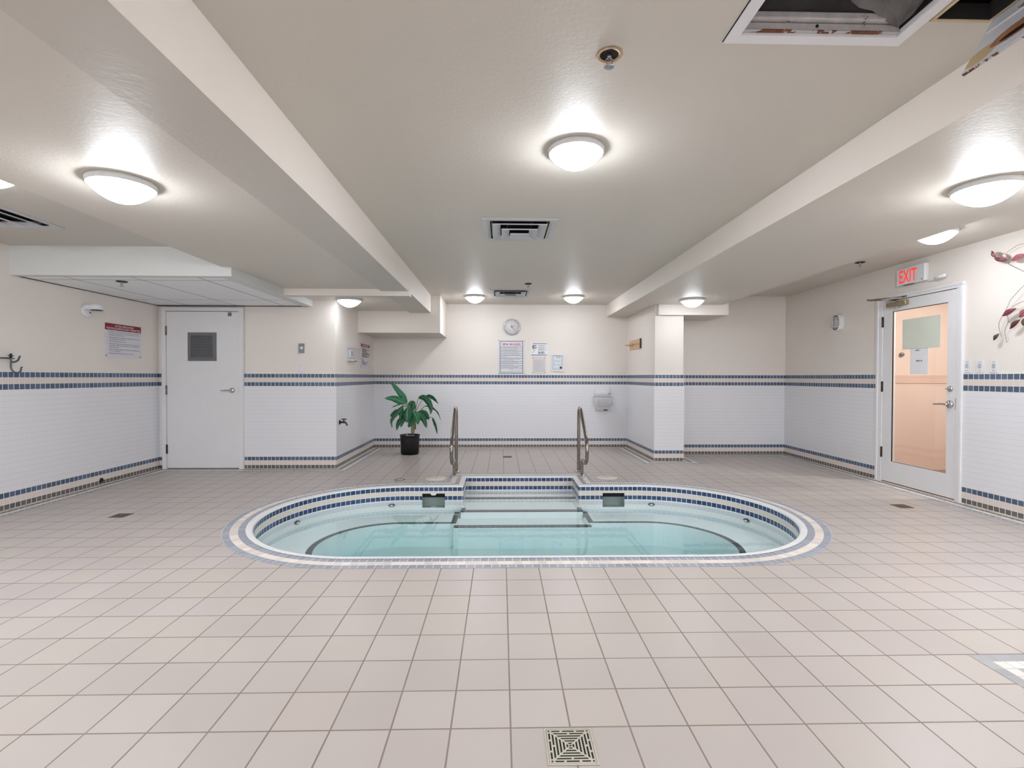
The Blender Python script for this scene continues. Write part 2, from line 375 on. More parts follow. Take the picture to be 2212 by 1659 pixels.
# right wall with the door opening
D0, D1, DT = 4.684, 5.640, 2.075
b = MB()
for y0, y1, z0 in ((YF, D0, 0), (D1, 7.7, 0), (D0, D1, DT)):
    if z0 < 1.24: b.box(XR, y0, 1.24, XR + .12, y1, 2.6); b.box(XR - TP, y0, 0, XR + .12, y1, 1.24)
    else: b.box(XR, y0, z0, XR + .12, y1, 2.6)
struct(b.build('wall_right', M['wall']))

# ceilings --------------------------------------------------------------
ZC, ZL, ZR, ZHL, ZHR = 2.44, 2.197, 2.235, 2.38, 2.47
V1, V2, V3 = (.148, 4.16), (.135, 7.27), (-3.78, 3.70)     # vent centres
H1 = (.86, 1.05, 1.432, 1.767); H2 = (1.500, 1.05, 1.69, 1.68)
vh = lambda c, e=.24: rect(c[0]-e, c[1]-e, c[0]+e, c[1]+e)
b = MB(); b.prism([(-1.2, YF), (1.92, YF), (1.92, YB), (-1.2, YB)], ZC, ZC, holes=[vh(V1), vh(V2), rect(*H1), rect(*H2)]); struct(b.build('ceiling', M['ceil']))
b = MB(); b.box(-2.55, YF, ZL, -1.30, YB, 2.50); struct(b.build('ceiling_left', M['ceil']))
b = MB(); b.prism(rect(XL, YF, -2.50, 4.60), ZHL, ZHL, holes=[vh(V3)]); struct(b.build('ceiling_far_left', M['ceil_shade']))  # shade of this raised ceiling is put into its darker paint
b = MB(); b.box(1.90, YF, ZR, 3.14, YB, 2.55); struct(b.build('ceiling_right', M['ceil']))
b = MB(); b.prism(rect(3.12, YF, XR, 7.6), ZHR, ZHR); struct(b.build('ceiling_far_right', M['ceil']))
b = MB(); b.box(-6, -4, 3.0, 7, 9, 3.05); struct(b.build('ceiling_slab', M['dark_void']))
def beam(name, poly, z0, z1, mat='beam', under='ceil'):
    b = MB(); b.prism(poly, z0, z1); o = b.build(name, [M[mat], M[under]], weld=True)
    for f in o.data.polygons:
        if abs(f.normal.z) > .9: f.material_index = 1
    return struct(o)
beam('trim_2', [(-1.275, YF), (-.97, YF), (-1.070, 7.49), (-1.385, 7.49)], 2.172, 2.52, under='ceil_shade')              # left beam, underside shade put into its colour
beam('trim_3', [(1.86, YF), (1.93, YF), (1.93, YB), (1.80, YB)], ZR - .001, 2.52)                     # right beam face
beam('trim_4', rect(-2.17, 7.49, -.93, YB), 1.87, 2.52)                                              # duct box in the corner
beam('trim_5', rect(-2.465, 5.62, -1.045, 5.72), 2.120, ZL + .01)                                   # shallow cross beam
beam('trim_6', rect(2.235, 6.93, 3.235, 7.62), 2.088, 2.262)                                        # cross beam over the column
# dropped soffit with lay-in panels above the white door
b = MB(); fr_ = .075; PX1 = -2.465 - fr_ - .05
b.prism(rect(XL, 4.55, -2.465, YD), 2.13, 2.205); b.prism(rect(XL - .01, 4.55, -2.465, YD + .01), 2.115, 2.13, holes=[rect(XL, 4.55 + fr_, PX1, YD)]); b.box(XL, 4.55, 2.205, -2.465, 4.65, 2.45); struct(b.build('trim_7', M['soffit']))
def panel_material():
    g = G('lay_in_panel'); x, y, z = g.pos(); u = g.math('ADD', x, 4.06 + .003 + .614 * 3); v = g.math('ADD', y, -4.795 + 1.19 * 3 + .003)
    l = g.math('MAXIMUM', g.line(u, .614, .012), g.line(v, 1.19, .012)); n = g.noise(70., g.P, 3)
    g.set(g.mix(l, g.mix(n, lin((240, 242, 244)), lin((248, 249, 250))), lin((120, 122, 124))), .7, 0., .3); g.bump(g.math('SUBTRACT', n, g.math('MULTIPLY', l, 2.)), .3, .003); return g.m
b = MB(); b.box(XL + .002, 4.552 + fr_, 2.122, PX1 - .002, YD - .002, 2.129); struct(b.build('ceiling_panels', panel_material()))
b = MB(); b.box(XL, YD - .02, 2.112, -2.52, YD, 2.124); struct(b.build('trim_8', M['screw']))

# vestibule behind the glass door ---------------------------------------
b = MB(); b.box(XR + .12, 6.27, 0, 7.2, 6.35, 2.4); b.box(7.1, 3.4, 0, 7.2, 6.3, 2.4); b.box(XR + .12, 3.3, 0, 7.2, 3.4, 2.4); struct(b.build('wall_hall', M['pink']))
b = MB(); b.box(XR + .12, 6.262, 1.13, 7.1, 6.272, 1.235); struct(b.build('trim_9', M['pink_band']))
b = MB(); b.box(XR + .02, 3.3, -.03, 7.2, 6.35, -.001); struct(b.build('floor_hall', M['brownfloor']))
b = MB(); b.box(XR + .12, 3.3, 2.36, 7.2, 6.35, 2.42); struct(b.build('ceiling_hall', M['ceil']))

# ================================================================== LIGHTS
def ceiling_light(x, y, z, label, level=1., first=[None]):
    if first[0] is None:
        t = thing('ceiling_light', label, 'ceiling light', (x, y, z), 'flush dome ceiling lights')
        b = MB(); b.lathe([(0, 0), (.150, 0), (.153, -.006), (.150, -.026), (.142, -.030), (0, -.030)], seg=48); b.build('rim', M['lamp_base'], t)
        pr = [(.1475 * (1 - k / 14) , -.026 - .080 * (1 - (1 - k / 14) ** 2.1)) for k in range(15)]; pr[-1] = (0, -.106)
        b = MB(); b.lathe(pr, seg=48); b.build('diffuser', M['lamp'], t); first[0] = t; return t
    t = copy_tree(first[0]); t.location = (x, y, z); t['label'] = label
    if level != 1.:
        d = [c for c in t.children if c.name.startswith('diffuser')][0]; d.material_slots[0].link = 'OBJECT'; d.material_slots[0].material = lamp_material(level)
    return t
ceiling_light(-1.95, 2.58, ZL, 'white dome ceiling light left of the left beam, nearest on the low left ceiling')
ceiling_light(.405, 2.68, ZC, 'single dome ceiling light between the ceiling sprinkler and the sooty square vent')
ceiling_light(2.61, 2.60, ZR, 'large dome ceiling light right of the right beam, at the upper right')
ceiling_light(3.775, 4.20, ZHR, 'dome ceiling light half hidden behind the right ceiling drop, above the exit sign', .5)
ceiling_light(-.405, 7.55, ZC, 'far dome ceiling light left of the small vent, near the back wall', .46)
ceiling_light(1.105, 7.52, ZC, 'far dome ceiling light right of the small vent, near the back wall', .46)
ceiling_light(2.53, 6.46, ZR, 'dome ceiling light in front of the tiled column', .24)
ceiling_light(-1.95, 6.35, ZL, 'dome ceiling light behind the shallow cross beam, in front of the left corner', .20)
ceiling_light(-2.925, 2.87, ZHL, 'dome ceiling light just peeking in at the left edge of the photo', .5)
ceiling_light(3.775, 1.3, ZHR, 'added dome ceiling light, unseen out of frame on the far right ceiling, nearer than the EXIT sign', 2.2)  # unseen lamp, added to brighten the right wall
ceiling_light(-3.52, .6, ZHL, 'added dome ceiling light, unseen out of frame on the far left ceiling, beside the viewer', 2.2)  # unseen lamp, added to brighten the left wall
for yy, near, lv in ((-1.2, 'first', .55), (-4.0, 'second', 1.6)):  # unseen rows behind the viewer, added to raise the room's light
    for xx, zz, where in ((-3.52, ZHL, 'far left'), (-1.95, ZL, 'left'), (.405, ZC, 'middle'), (2.61, ZR, 'right'), (3.775, ZHR, 'far right')):
        ceiling_light(xx, yy, zz, 'added unseen dome ceiling light behind the viewer, %s in the %s row' % (where, near), lv)
t = thing('hall_light', 'warm dome light on the ceiling of the pink hall behind the glass door', 'ceiling light', (5.4, 4.9, 2.36))
b = MB(); b.lathe([(0, 0), (.15, 0), (.15, -.028), (0, -.028)], seg=32); b.build('rim', M['lamp_base'], t)
b = MB(); b.lathe([(.14, -.028), (.12, -.06), (.07, -.085), (0, -.095)], seg=32); b.build('diffuser', M['lamp_pink'], t)

# ================================================================== POOL
WZ, BZ, S1, S2, S3, FZ = -.160, -.288, -.185, -.222, -.298, -.52
pool = thing('spa_pool', 'oval sunken spa pool with a tiled rim and entry steps, filled with teal water', 'spa pool', (0, 0, 0))
P0 = pool_path(0)
def sub_prism_path(): pass
# tiled wall with two skimmer mouths left open
b = MB(); L0 = arc_len(P0); zs = [-.012, -.083, -.24, FZ]
for i in range(len(P0)):
    j = (i + 1) % len(P0)
    for za, zb in zip(zs, zs[1:]):
        if i in (I_SKR, I_SKL) and abs(za + .083) < 1e-6: continue
        p, q = P0[i], P0[j]
        b.quad([(p[0], p[1], zb), (q[0], q[1], zb), (q[0], q[1], za), (p[0], p[1], za)], 0, [(L0[i], -zb), (L0[i+1], -zb), (L0[i+1], -za), (L0[i], -za)])
b.build('tiled_wall', M['poolwall'], pool, fix=False)
b = MB(); prof = [(0, -.012), (.003, -.004), (.010, .002), (.018, .0035), (.0535, .0035)]
for (d0, z0), (d1, z1) in zip(prof, prof[1:]): ring(b, pool_path(d0), pool_path(d1), z0, 0, .05, zb=z1)
b.build('coping', M['r_white'], pool)
for k, (nm, m) in enumerate((('inner_mosaic_row', 'r_grey'), ('cream_mosaic_row', 'r_cream'), ('outer_mosaic_row', 'r_grey'))):
    d = .0535 * (k + 1); b = MB(); ring(b, pool_path(d), pool_path(d + .0535), .0015, 0, .0535, off=.02 * k); b.build(nm, M[m], pool)
b = MB(); b.prism(P0, FZ, FZ); b.build('basin_floor', M['plaster_grey'], pool)
# U-shaped bench along the wall, with its black edge row
bo = .43; EX0, EX1 = -.455, .895; yb_ = PC[0][1] - PR; yt_ = PC[0][1] + PR
def bench_inner(d, n=40):
    r = PR - bo + d; P = [(EX1 + max(0, -d) * 0 - (d if d > 0 else 0) * 0, yt_)]
    P = [(EX1 + d, yt_), (EX1 + d, PC[1][1] + PR - bo + d)]
    P += [(PC[1][0] + (PR - bo + d) * sin(pi * k / n), PC[1][1] + (PR - bo + d) * cos(pi * k / n)) for k in range(n + 1)]
    P += [(PC[0][0] - (PR - bo + d) * sin(pi * k / n), PC[0][1] - (PR - bo + d) * cos(pi * k / n)) for k in range(n + 1)]
    P += [(EX0 - d, PC[0][1] + PR - bo + d), (EX0 - d, yt_)]
    return P
n = 40
outer = [(EX1, yt_), (PC[1][0], yt_)] + [(PC[1][0] + PR * sin(pi*k/n), PC[1][1] + PR * cos(pi*k/n)) for k in range(1, n+1)] + [(PC[0][0] - PR * sin(pi*k/n), PC[0][1] - PR * cos(pi*k/n)) for k in range(n+1)] + [(EX0, yt_)]
b = MB(); b.prism(outer + bench_inner(0)[::-1], BZ, FZ); b.build('bench', M['plaster'], pool)
b = MB(); ring(b, bench_inner(0), bench_inner(.055), BZ + .0015, 0, .055, closed=False); b.build('bench_edge_row', M['r_dark'], pool)
def step(x0, x1, y0, y1, z, w=.048, wrap=0.):
    b = MB(); b.box(x0, y0, FZ, x1, y1, z); b.build('step', M['plaster'], pool)
    b = MB(); A = [(x0, y0), (x1, y0)]; B = [(x0, y0 + w), (x1, y0 + w)]
    if wrap: A = [(x0, y0 + wrap), (x0, y0), (x1, y0), (x1, y0 + wrap)]; B = [(x0 + w, y0 + wrap), (x0 + w, y0 + w), (x1 - w, y0 + w), (x1 - w, y0 + wrap)]
    ring(b, A, B, z + .0015, 0, w, closed=False)
    b.quad([(x0, y0 - .0012, z), (x1, y0 - .0012, z), (x1, y0 - .0012, z - .012), (x0, y0 - .0012, z - .012)], 0, [(0, .05), (x1 - x0, .05), (x1 - x0, .01), (0, .01)])
    b.build('step_edge_row', M['r_dark'], pool)
step(NX0 + .001, NX1 - .001, 5.60, NY - .001, S1)
step(NX0 - .012, NX1 + .012, 5.19, 5.60, S2, .048, .13)
step(EX0 - .02, EX1 + .02, 4.90, 5.19, S3)
# skimmer mouths
for (x0, x1) in SK:
    b = MB(); y = yt_; d = .10; zt, zb = -.083, -.24
    for q in ([(x0, y, zb), (x0, y+d, zb), (x0, y+d, zt), (x0, y, zt)], [(x1, y, zb), (x1, y+d, zb), (x1, y+d, zt), (x1, y, zt)], [(x0, y, zt), (x1, y, zt), (x1, y+d, zt), (x0, y+d, zt)],
              [(x0, y+d, zb), (x1, y+d, zb), (x1, y+d, zt), (x0, y+d, zt)], [(x0, y, zb), (x1, y, zb), (x1, y+d, zb), (x0, y+d, zb)]): b.quad(q)
    sk = b.build('skimmer_mouth', plain('skimmer_throat', (176, 186, 182), .5, var=.05), pool)
    b = MB(); b.box(x0 + .001, y + .022, zt - .046, x1 - .001, y + .028, zt - .001, 0); b.build('weir_flap', M['dark_void'], sk)
    if x0 < 0: b = MB(); xm = (x0 + x1) / 2; b.prism([(xm-.036, 0), (xm+.036, 0), (xm+.02, .022), (xm-.02, .022)], 0, .006); o = b.build('latch_clip', M['white_plastic'], sk); o.matrix_world = Matrix(((1,0,0,0),(0,0,1,yt_-.004),(0,-1,0,zt+.003),(0,0,0,1)))
# water jets set into the bench riser wall
for x in (843, 640, 1411, 1620): pass
def jet(ang, c, z):
    p = Vector((c[0] + PR * cos(ang), c[1] + PR * sin(ang), z)); n_ = Vector((-cos(ang), -sin(ang), 0))
    if ang is None: pass
    b = MB(); b.lathe([(0, 0), (.034, 0), (.036, .006), (.027, .012), (.018, .012), (.016, .004), (0, .004)], seg=20); o = b.build('jet_nozzle', [M['dark_ring'] if 'dark_ring' in M else M['grey_metal']], pool)
    z_ = n_; x_ = Vector((0, 0, 1)).cross(z_).normalized(); y_ = z_.cross(x_); m = Matrix((x_, y_, z_)).transposed().to_4x4(); m.translation = p + n_ * .001; o.matrix_world = m @ Matrix.Diagonal((1., .55, 1., 1.))
    b = MB(); b.lathe([(0, .013), (.017, .013), (.016, .016), (0, .017)], seg=16); q = b.build('jet_eye', M['white_plastic'], o); return o
M['dark_ring'] = plain('jet_ring_dark', (44, 58, 60), .4)
for a, c in ((radians(101), PC[0]), (radians(157), PC[0]), (radians(78), PC[1]), (radians(23), PC[1])): jet(a, c, -.205)
wp = pool_path(.008); b = MB(); b.prism(wp, WZ, FZ - .06); wo = b.build('pool_water', M['water'], weld=True)
tag(wo, 'clear teal water filling the oval spa pool to below the blue tiles', 'water', kind='stuff')

# handrails ----------------------------------------------------------------
def smooth(pts, k=8):
    P = [Vector(p) for p in pts]; out = []
    for i in range(len(P) - 1):
        a, p, q, c = P[max(i-1, 0)], P[i], P[i+1], P[min(i+2, len(P)-1)]
        for s in range(k):
            t = s / k; out.append(.5 * ((2*p) + (q-a)*t + (2*a - 5*p + 4*q - c)*t*t + (3*p - a - 3*q + c)*t**3))
    return out + [P[-1]]
def handrail(x, label):
    t = thing('handrail', label, 'handrail', (x, 5.95, 0), 'pool handrails')
    pts = [(0, .25, .002), (0, .25, .35), (0, .25, .68), (0, .235, .765), (0, .18, .812), (0, .11, .800), (0, .06, .765), (0, -.10, .640), (0, -.255, .520), (0, -.315, .465), (0, -.352, .40), (0, -.362, .34), (0, -.350, .275), (0, -.315, .222), (0, -.26, .196), (0, -.19, .195), (0, -.10, .203), (0, -.04, .195), (0, -.008, .165), (0, 0, .11), (0, 0, .002)]
    b = MB(); b.tube(smooth(pts, 6), .0205, 16); b.build('rail_tube', M['steel'], t)
    for y in (.25, 0):
        b = MB(); b.lathe([(.0205, .020), (.030, .018), (.046, .006), (.048, 0.001), (0, .001)], (0, y, .0018), 24); b.build('floor_flange', M['chrome'], t)
    return t
handrail(-.565, 'polished steel handrail on the left of the pool steps, nearer the plant')
handrail(.985, 'polished steel handrail on the right of the pool steps, below the drinking fountain')

# deck fittings --------------------------------------------------------------
def lid(px, py, r, label):
    p = at_z(px, py); t = thing('skimmer_lid', label, 'lid', (p.x, p.y, 0), 'round deck lids beside the pool')
    b = MB(); b.lathe([(0, .006), (r - .006, .006), (r, .001), (0, .001)], seg=40); b.build('cover', M['lid'], t)
    b = MB(); b.lathe([(0, .0075), (.009, .0075), (.010, .006), (0, .006)], seg=12); b.build('finger_hole', M['screw'], t)
M['lid'] = plain('off_white_lid', (216, 208, 198), .5, var=.02)
lid(942, 1034.2, .128, 'off white round lid in the deck beside the left handrail')
lid(1310.5, 1032, .128, 'off white round lid in the deck beside the right handrail')
p = at_z(863.5, 1036.3); t = thing('cleanout_ring', 'small tile coloured round cover with a dark rim, left of the left lid', 'lid', (p.x, p.y, 0))
b = MB(); b.lathe([(.050, .003), (.060, .003), (.060, .001), (.050, .001), (.05, .003)], seg=32); b.build('rim', M['screw'], t); b = MB(); b.lathe([(0, .002), (.05, .002), (.05, .001), (0, .001)], seg=32); b.build('plate', M['lid2'] if 'lid2' in M else plain('lid_taupe', (190, 176, 166), .5), t)

def floor_drain(cx, cy, s, label, metal, dark):
    t = thing('floor_drain', label, 'floor drain', (cx, cy, 0), 'square floor drains')
    h = s / 2
    b = MB(); b.box(-h + .004, -h + .004, .0004, h - .004, h - .004, .0012); b.build('pit', dark, t)
    b = MB(); b.prism(rect(-h, -h, h, h), .0005, .0026, holes=[rect(-h + .006, -h + .006, h - .006, h - .006)]); b.build('frame', metal, t)
    b = MB(); m = h - .0072; st = m / 6.6; bar = .46
    for k in range(7):
        o = m - k * st; i = o - st * bar
        if k == 6: i = max(0.0025, o - st * .3)
        if i > .001 and o > i: b.prism(rect(-o, -o, o, o), .0012, .0024, holes=[rect(-i, -i, i, i)])
    for sx in (1, -1):                                     # diagonal webs and short bridges of the outer slots
        for sy in (1, -1):
            w = st * .34; b.prism([(sx*(.004), sy*(.004 + w)), (sx*(.004 + w), sy*.004), (sx*m, sy*(m - w)), (sx*(m - w), sy*m)], (.0012), .0023)
            b.box(min(sx*(m-.017), sx*m), min(sy*(m-.017), sy*m), .0012, max(sx*(m-.017), sx*m), max(sy*(m-.017), sy*m), .0025)
    for o, cs in ((m - st*.8, (-.33, .33)), (m - 1.8*st, (0,))):
        for c in cs:
            c *= m
            for q in (o, -o): b.box(c - st*.35, q - st*.3, .0012, c + st*.35, q + st*.3, .0023); b.box(q - st*.3, c - st*.35, .0012, q + st*.3, c + st*.35, .0023)
    b.build('grate', metal, t)
    for sx in (1, -1):
        for sy in (1, -1): b = MB(); b.lathe([(0, .0034), (.0035, .0032), (.004, .0024), (0, .0024)], (sx*(m-.008), sy*(m-.008), 0), 12); b.build('screw', M['screw'], t)
    return t
M['nickel'] = plain('worn_nickel', (206, 200, 184), .36, .55, .06, 40.); M['drain_brown'] = plain('tarnished_drain', (112, 98, 86), .5, .3, .12, 60.); M['pit'] = plain('drain_pit', (16, 15, 12), .8, var=.2)
floor_drain(.2265, 1.5725, .160, 'square slotted metal floor drain in the near floor at the bottom of the photo', M['nickel'], M['pit'])
floor_drain(-3.270, 4.28, .125, 'tarnished square floor drain left of the pool, near the left wall', M['drain_brown'], M['pit'])
floor_drain(3.745, 4.485, .132, 'tarnished square floor drain right of the pool, in front of the glass door', M['drain_brown'], M['pit'])
floor_drain(.095, 7.362, .132, 'tarnished square floor drain behind the pool steps, below the rules sign', M['drain_brown'], M['pit'])
def marker_material():
    g = G('marker_mosaic'); u, v, _ = g.uv(); s = .0518; i = g.cell(u, s); k = g.cell(v, s); e = g.math('MINIMUM', g.math('MINIMUM', i, g.math('SUBTRACT', 19., i)), g.math('MINIMUM', k, g.math('SUBTRACT', 5., k)))
    wh = g.band(e, .5, 1.5); j = g.math('MAXIMUM', g.line(u, s, .0035), g.line(v, s, .0035)); r = g.rand(i, k)
    c = g.mix(wh, g.mix(r, lin((152, 152, 154)), lin((170, 170, 172))), g.mix(r, lin((224, 214, 206)), lin((232, 224, 216)))); g.set(g.mix(j, c, lin((176, 168, 162))), .35); return g.m
b = MB(); x0, y0, y1 = 2.022, 2.062 - .0518 * 6, 2.062; b.quad([(x0, y0, .0012), (x0 + 1.036, y0, .0012), (x0 + 1.036, y1, .0012), (x0, y1, .0012)], 0, [(0, 0), (1.036, 0), (1.036, .3108), (0, .3108)])
tag(b.build('mosaic_floor_marker', marker_material()), 'grey and cream mosaic tile inlay in the near floor at the right edge', 'floor inlay')

# ================================================================== DOORS
def wbox(b, fr, x0, y0, z0, x1, y1, z1): b.box(x0, y0, z0, x1, y1, z1)
d1 = thing('door_1', None, None, (-4.322, YD - TP, 0), rot=FR_BACK, kind='structure')    # local origin at the slab's hinge side
dw, dh = .918, 2.038
b = MB(); b.prism([(-.058, 0), (-.004, 0), (-.004, dh + .006), (dw + .004, dh + .006), (dw + .004, 0), (dw + .058, 0), (dw + .058, dh + .054), (-.058, dh + .054)], 0, .04); b.build('frame', M['white'], d1)
b = MB(); b.box(-.004, 0, 0, dw + .004, dh + .006, .012); b.build('reveal', M['screw'], d1)
b = MB(); b.box(0, .012, .002, dw, dh, .030); b.build('slab', M['white'], d1, .002)
lx0, lx1, ly0, ly1 = -4.044 + 4.322, -3.683 + 4.322, 1.401, 1.767
b = MB(); b.prism(rect(lx0, ly0, lx1, ly1), .030, .042, holes=[rect(lx0+.042, ly0+.042, lx1-.042, ly1-.042)]); lv = b.build('louver_frame', M['grey_metal'], d1, .002)
b = MB(); b.box(lx0+.04, ly0+.04, .028, lx1-.04, ly1-.04, .031); b.build('louver_back', M['ink_black'], lv)
for k in range(13):
    y = ly0 + .047 + k * (ly1 - ly0 - .094) / 12.6
    b = MB(); b.quad([(lx0+.043, y, .040), (lx1-.043, y, .040), (lx1-.043, y+.016, .031), (lx0+.043, y+.016, .031)]); b.quad([(lx0+.043, y, .040), (lx1-.043, y, .040), (lx1-.043, y-.003, .039), (lx0+.043, y-.003, .039)]); b.build('slat', M['grey_metal'], lv)
for y in (1.79, 1.025, .26):
    b = MB(); b.tube([(-.004, y - .06, .036), (-.004, y + .06, .036)], .0085, 10); b.box(-.012, y - .058, .034, .010, y + .058, .0385); b.build('hinge', M['steel'] if y > .5 else M['hinge_brown'], d1)
def lever(parent, cx, cy, z, dirn, r=.034, ln=.125):
    b = MB(); b.lathe([(0, .022), (r*.7, .022), (r*.93, .014), (r, .004), (r, 0), (0, 0)], (cx, cy, z), 28); o = b.build('lever_rose', M['chrome'], parent)
    b = MB(); b.tube([(cx, cy, z + .02), (cx, cy, z + .052)], .0095, 12); b.tube(smooth([(cx, cy, z + .05), (cx + dirn*.02, cy + .002, z + .056), (cx + dirn*.07, cy + .001, z + .054), (cx + dirn*ln, cy - .004, z + .05)], 5), [.0105 - .004*k/15 for k in range(16)], 12); b.build('lever_arm', M['chrome'], o)
lever(d1, .838, 1.021, .030, -1)
b = MB(); b.box(dw - .003, .985, .012, dw + .006, 1.055, .031); b.build('latch_plate', M['screw'], d1)
b = MB(); b.box(.785, 1.98, .030, .833, 2.028, .031); b.build('sticker', M['grey_metal'], d1)

d2 = thing('door_2', None, None, (XR, D1 - .028, 0), rot=FR_RIGHT, kind='structure')      # local x runs towards the viewer
sw, sh = .922, 2.070
def casing(b, w0, w1, t): b.box(-.028 - w1, 0, 0, -.028 - w0 + 0, sh + .012 + w0, t); b.box(sw + .028 + w0 - .0, 0, 0, sw + .028 + w1, sh + .012 + w0, t); b.box(-.028 - w1, sh + .012 + w0, 0, sw + .028 + w1, sh + .012 + w1, t)
b = MB(); b.box(-.088, 0, -.02, -.004, sh + .008, .022); b.box(sw + .004, 0, -.02, sw + .066, sh + .008, .022); b.box(-.088, sh + .006, -.02, sw + .066, sh + .058, .022)
b.box(-.092, 0, -.01, -.060, sh + .03, .030); b.box(sw + .040, 0, -.01, sw + .070, sh + .03, .030); b.box(-.092, sh + .032, -.01, sw + .070, sh + .062, .030); b.build('frame', M['white'], d2, .004)
g0, g1, gy0, gy1 = .128, .822, .247, 1.953
b = MB(); b.prism(rect(0, .012, sw, sh), -.030, .012, holes=[rect(g0, gy0, g1, gy1)]); b.build('slab', M['white'], d2, .002)
b = MB(); b.prism(rect(g0 - .002, gy0 - .002, g1 + .002, gy1 + .002), -.004, .008, holes=[rect(g0 + .006, gy0 + .004, g1 - .003, gy1 - .006)]); b.build('glazing_gasket', M['hinge_brown'], d2)
b = MB(); b.box(g0, gy0, -.012, g1, gy1, -.006); b.build('glass_pane', M['glass'], d2)
b = MB(); b.box(-.004, -.001, -.03, sw + .004, .012, .006); b.build('threshold', M['brownsill'] if 'brownsill' in M else plain('brown_threshold', (138, 98, 72), .5), d2)
b = MB(); b.box(.003, sh + .0005, -.02, sw - .003, sh + .006, .006); b.build('top_gap', M['black'], d2)
for y in (1.845, 1.098, .340):
    b = MB(); b.tube([(-.006, y - .06, .018), (-.006, y + .06, .018)], .0095, 10); b.box(-.018, y - .058, .012, .006, y + .058, .0205); b.build('hinge', M['hinge_brown'], d2)
lever(d2, .858, .938, .012, -1, .040, .135)
b = MB(); b.lathe([(0, .014), (.02, .014), (.028, .008), (.030, 0), (0, 0)], (.858, 1.092, .012), 24); o = b.build('deadbolt_rose', M['chrome'], d2)
b = MB(); b.cbox((.850, 1.092, .034), (.036, .010, .016)); b.build('thumb_turn', M['chrome'], o, .003)
b = MB(); b.box(sw + .002, .89, .004, sw + .012, 1.0, .0235); b.build('strike_plate', M['chrome'], d2)
b = MB(); b.box(.085, 2.000, .012, .355, 2.052, .058); o = b.build('closer_body', M['brass'], d2, .008)
b = MB(); b.lathe([(0, -.022), (.012, -.022), (.018, -.012), (.02, 0), (.0, 0)], (.24, .04, 2.0), 16, axis='y'); 
for v in b.b.verts: v.co = Vector((v.co.x, v.co.y, v.co.z))
b.b.free()
b = MB(); b.tube([(.222, 2.002, .036), (.222, 1.982, .036)], [.019, .012], 16); b.build('closer_valve', M['chrome'], o)
b = MB(); b.tube([(.222, 2.05, .036), (.222, 2.082, .036)], .011, 12); b.tube([(.222, 2.074, .036), (.05, 2.083, .24), ], .0075, 10); b.tube([(.05, 2.083, .24), (.05, 2.098, .24)], .010, 12); b.tube([(.05, 2.089, .24), (.30, 2.094, .036)], .0065, 10); b.cbox((.31, 2.094, .030), (.06, .014, .016)); b.build('closer_arm', M['steel'], o)
# notices on the glass
def R(px, py): return at_x(px, py, XR)
def sheet(name, label, cat, P, Q, mat, z=-.005):
    w = P.y - Q.y; h = P.z - Q.z; t = thing(name, label, cat, (XR - z, P.y, Q.z), rot=FR_RIGHT)
    b = MB(); b.prism(rect(0, 0, w, h), .0, .0016); b.build('sheet', mat, t); return t, w, h
t, w, h = sheet('glass_notice', 'blank pale green sheet stuck high on the glass of the right door', 'notice', R(1949, 691), R(2030, 750), M['green_sheet'], .0055 - .0112)
t, w, h = sheet('glass_notice', 'white paper notice with two short lines, below the pale green sheet on the glass door', 'notice', R(1965.5, 754), R(2003.5, 808), M['paper'], .0055 - .0112)
b = MB(); word_bars(b, w*.3, w*.55, h*.93, .012, .0022, 3); word_bars(b, w*.34, w*.68, h*.52, .014, .0022, 4); tag(b.build('print', M['ink_grey'], t), kind='stuff')
p = at_y(1948, 766, 6.255); t = thing('wall_button', 'small round grey button on the pink wall seen through the glass door', 'button', p, rot=FR_BACK)
b = MB(); b.lathe([(0, .02), (.022, .018), (.028, 0), (0, 0)], seg=20); b.build('disc', M['timer_grey'], t)

# ================================================================== WALL FITTINGS
def wall_at(px, py, side):
    return at_y(px, py, {'back': YB, 'door': YD}[side]) if side in ('back', 'door') else at_x(px, py, {'left': XL, 'right': XR, 'ret': -2.17, 'col': 2.185}[side])
FR = {'back': FR_BACK, 'door': FR_BACK, 'left': FR_LEFT, 'ret': FR_LEFT, 'right': FR_RIGHT, 'col': FR_RIGHT}
def panel(name, label, cat, side, P, Q, mat, t_=.006, group=None, bev=.001, part='board', lift=.001):
    """flat board on a wall between the world points P (top left) and Q (bottom right); local origin = its bottom left"""
    w = (Q - P).dot(Vector(FR[side][0])); h = P.z - Q.z; o = P.copy(); o.z = Q.z; o += Vector(FR[side][2]) * lift
    t = thing(name, label, cat, o, group, rot=FR[side]); b = MB(); b.box(0, 0, 0, w, h, t_); b.build(part, mat, t, bev); return t, w, h
def screws(t, pts, z, r=.006, mat='screw'):
    for x, y in pts: b = MB(); b.lathe([(0, .004), (r*.7, .0035), (r, 0), (0, 0)], (x, y, z), 12); b.build('screw', M[mat], t)
def rects(t, name, mat, rs, z, d=.0008):
    b = MB()
    for x0, y0, x1, y1 in rs: b.box(x0, y0, z, x1, y1, z + d)
    return b.build(name, M[mat], t)

